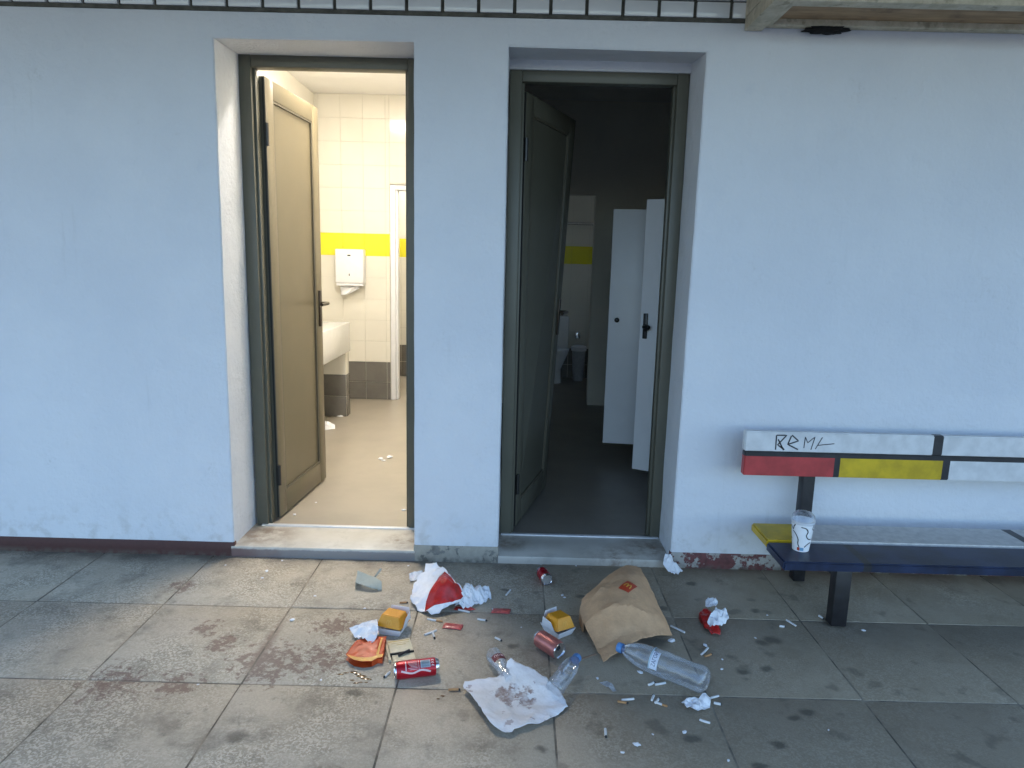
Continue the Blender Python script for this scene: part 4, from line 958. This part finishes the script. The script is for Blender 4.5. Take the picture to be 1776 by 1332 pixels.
# cigarette butts -----------------------------------------------------------------
BG = 'cigarette butts scattered over the slabs'
def butt(a, b, kind):
    a = Vector((*a, .0042)); b = Vector((*b, .0042)); d = b-a; L = min(d.length, .062); d.normalize(); c = (a+b)/2
    k_ = .0038 if kind != 'short' else .0042
    lab = {'white': 'plain white cigarette stub', 'filter': 'cigarette stub with a tan filter', 'short': 'stubby cigarette end', 'tan': 'brown cigarette filter', 'burnt': 'cigarette stub with a burnt black tip'}[kind]+' near the '+beside(c.x, c.y)
    t = empty('cigarette_butt', (c.x, c.y, k_+.0003), (0, 0, math.atan2(d.y, d.x)), label=lab, category='butt', group=BG+', '+kind+' near the '+beside(c.x, c.y))
    h = L/2; rn = lambda: random.uniform(-.0009, .0009)
    def seg(n, x0_, x1_, m_):
        bm = bmesh.new(); tube(bm, [(x0_, rn(), 0), ((x0_+x1_)/2, rn(), 0), (x1_, rn(), 0)], [k_*random.uniform(.9, 1), k_, k_*random.uniform(.85, 1)], 9); mesh_obj(n, bm, m_, t, smooth=50)
    if kind == 'white': seg('paper', -h, h, 'cigw')
    elif kind == 'short': seg('paper', -h, h*.8, 'cigw'); seg('burnt_tip', h*.8, h, 'ash')
    elif kind == 'filter': seg('paper', -h, h*.2, 'cigw'); seg('filter_tip', h*.2, h, 'cigf')
    elif kind == 'tan': seg('filter_tip', -h, h*.7, 'cigf'); seg('burnt_tip', h*.7, h, 'ash')
    else: seg('paper', -h, h*.72, 'cigw'); seg('burnt_tip', h*.72, h, 'ash')
for a, b, k_ in (((-.326, -.515), (-.228, -.545), 'filter'), ((-.303, -.635), (-.263, -.601), 'white'), ((-.276, -.614), (-.263, -.657), 'burnt'), ((.006, -.268), (-.01, -.315), 'white'), ((-.116, -.512), (-.080, -.523), 'burnt'),
                 ((.616, -.524), (.660, -.572), 'white'), ((.682, -.717), (.718, -.674), 'white'), ((.692, -.728), (.722, -.712), 'tan'), ((.462, -.905), (.484, -.889), 'short'), ((.484, -.901), (.520, -.890), 'white'), ((.457, -.984), (.468, -.957), 'short'),
                 ((.466, -.998), (.482, -.974), 'short'), ((.464, -.992), (.500, -1.012), 'filter'), ((.362, -.986), (.402, -.980), 'white'), ((.348, -.994), (.381, -1.003), 'tan'), ((.584, -1.073), (.612, -1.086), 'white'), ((.648, -.964), (.676, -.953), 'white'), ((.650, -.990), (.672, -.996), 'short'),
                 ((.293, -1.125), (.291, -1.162), 'burnt'), ((-.184, -.957), (-.146, -.955), 'tan'), ((1.035, -.507), (1.056, -.512), 'short'), ((1.080, -.460), (1.100, -.502), 'white'), ((1.223, -.419), (1.232, -.444), 'short'), ((.210, -.806), (.230, -.820), 'burnt'), ((-.045, -.640), (-.020, -.662), 'burnt'),
                 ((-.195, -.445), (-.150, -.462), 'white'), ((-.432, -.402), (-.400, -.398), 'tan'), ((-.386, -.870), (-.400, -.900), 'burnt')):
    butt(a, b, k_)
# paper scraps
def scrap(x, y, s, seed, z=0., lab=None, grp=None):
    if not lab: lab = 'tiny white paper scrap near the '+beside(x, y); grp = 'white paper scraps near the '+beside(x, y)
    bm = bmesh.new(); bmesh.ops.create_icosphere(bm, subdivisions=2, radius=1)
    for v in bm.verts:
        n = 1+.55*noise.noise(v.co*1.7+Vector((seed, 0, 0))); v.co = Vector((v.co.x*s*n, v.co.y*s*.7*n, v.co.z*s*.32*n))
    zmin = min(v.co.z for v in bm.verts)
    for v in bm.verts: v.co.z -= zmin
    mesh_obj('paper_scrap', bm, 'napkin', loc=(x, y, z+.0002), rot=(0, 0, seed*1.3), label=lab, category='scrap', group=grp)
for i, (x, y, s) in enumerate(((.597, -.631, .014), (.447, -.832, .010), (.713, -.655, .010), (.525, -1.128, .008), (.375, -1.188, .010), (.301, -.015, .005), (.22, -.299, .008), (.228, -.318, .006), (.915, -.593, .005), (.30, -.87, .006), (-.811, -.551, .010), (-1.046, -.214, .007), (-1.05, -.15, .010), (-.45, -.06, .006), (-.78, -.36, .006),
                               (-1.02, -.04, .006), (-1.25, -.10, .005), (-.56, -.45, .006), (-.32, -.12, .005), (.75, -.74, .005), (.73, -.80, .006), (1.35, -.52, .008), (-.60, -.92, .005), (.62, -1.24, .005), (.33, -1.22, .006), (.43, -1.14, .004), (.96, -1.1, .004), (-.98, -.96, .004), (1.02, -.42, .004), (.05, -.56, .004))):
    scrap(x, y, s, i*1.7+.3)
for i, (x, y, s) in enumerate(((-1.101, .395, .011), (-1.044, .579, .008), (-.86, 1.42, .020), (-.81, 1.46, .022), (-.835, 1.385, .014), (-.562, .50, .012), (-.47, 1.2, .006))):
    scrap(x, y, s, i*2.1+50, FL-.001, *(('white paper scrap near the foot of the open beige door', 'scraps by the beige door') if y < .7 and x < -.9 else ('white paper scrap just inside the lit threshold', 'scraps inside the threshold') if y < .7 else ('white paper shreds in the middle of the washroom floor', 'shreds on the washroom floor')))
sheet('tissue', [(-1.50, 2.69, .05+.01), (-1.43, 2.745, .05+.03), (-1.38, 2.70, .05+.015), (-1.37, 2.64, .052), (-1.43, 2.60, .052), (-1.48, 2.63, .052)], 'napkin', interior=[(-1.43, 2.68, .10)], res=.014, amp=.02, fs=16, seed=101, hmin=.053, label='crumpled tissue at the foot of the grey tiled pier', category='tissue')
sheet('tissue', [(-1.52, 2.17, .055), (-1.45, 2.30, .08), (-1.38, 2.27, .06), (-1.36, 2.19, .052), (-1.42, 2.15, .053)], 'napkin', interior=[(-1.43, 2.23, .09)], res=.016, amp=.018, fs=14, seed=103, hmin=.053, label='crumpled tissue on the floor beside the open beige door', category='tissue')

# syrup
bm = bmesh.new()
for (x, y, s) in ((-.545, -.885, .008), (-.528, -.876, .007), (-.505, -.872, .010), (-.490, -.880, .009), (-.475, -.892, .012), (-.460, -.905, .010), (-.446, -.908, .007), (-.470, -.925, .006), (-.50, -.915, .006), (-.485, -.93, .007), (-.452, -.925, .005), (-.20, -.985, .006), (-.212, -1.0, .004)):
    n = 14
    vs = [bm.verts.new((x+s*1.3*math.cos(2*math.pi*i/n)*(1+.3*math.sin(i*1.7+x*90)), y+.6*s*math.sin(2*math.pi*i/n), .0006)) for i in range(n)]
    c = bm.verts.new((x, y, .0026))
    for i in range(n): bm.faces.new((vs[i], vs[(i+1) % n], c))
mesh_obj('syrup_drops', bm, 'syrup', smooth=True, kind='stuff', label='sticky brown syrup drops left of the slim red can', category='spill')
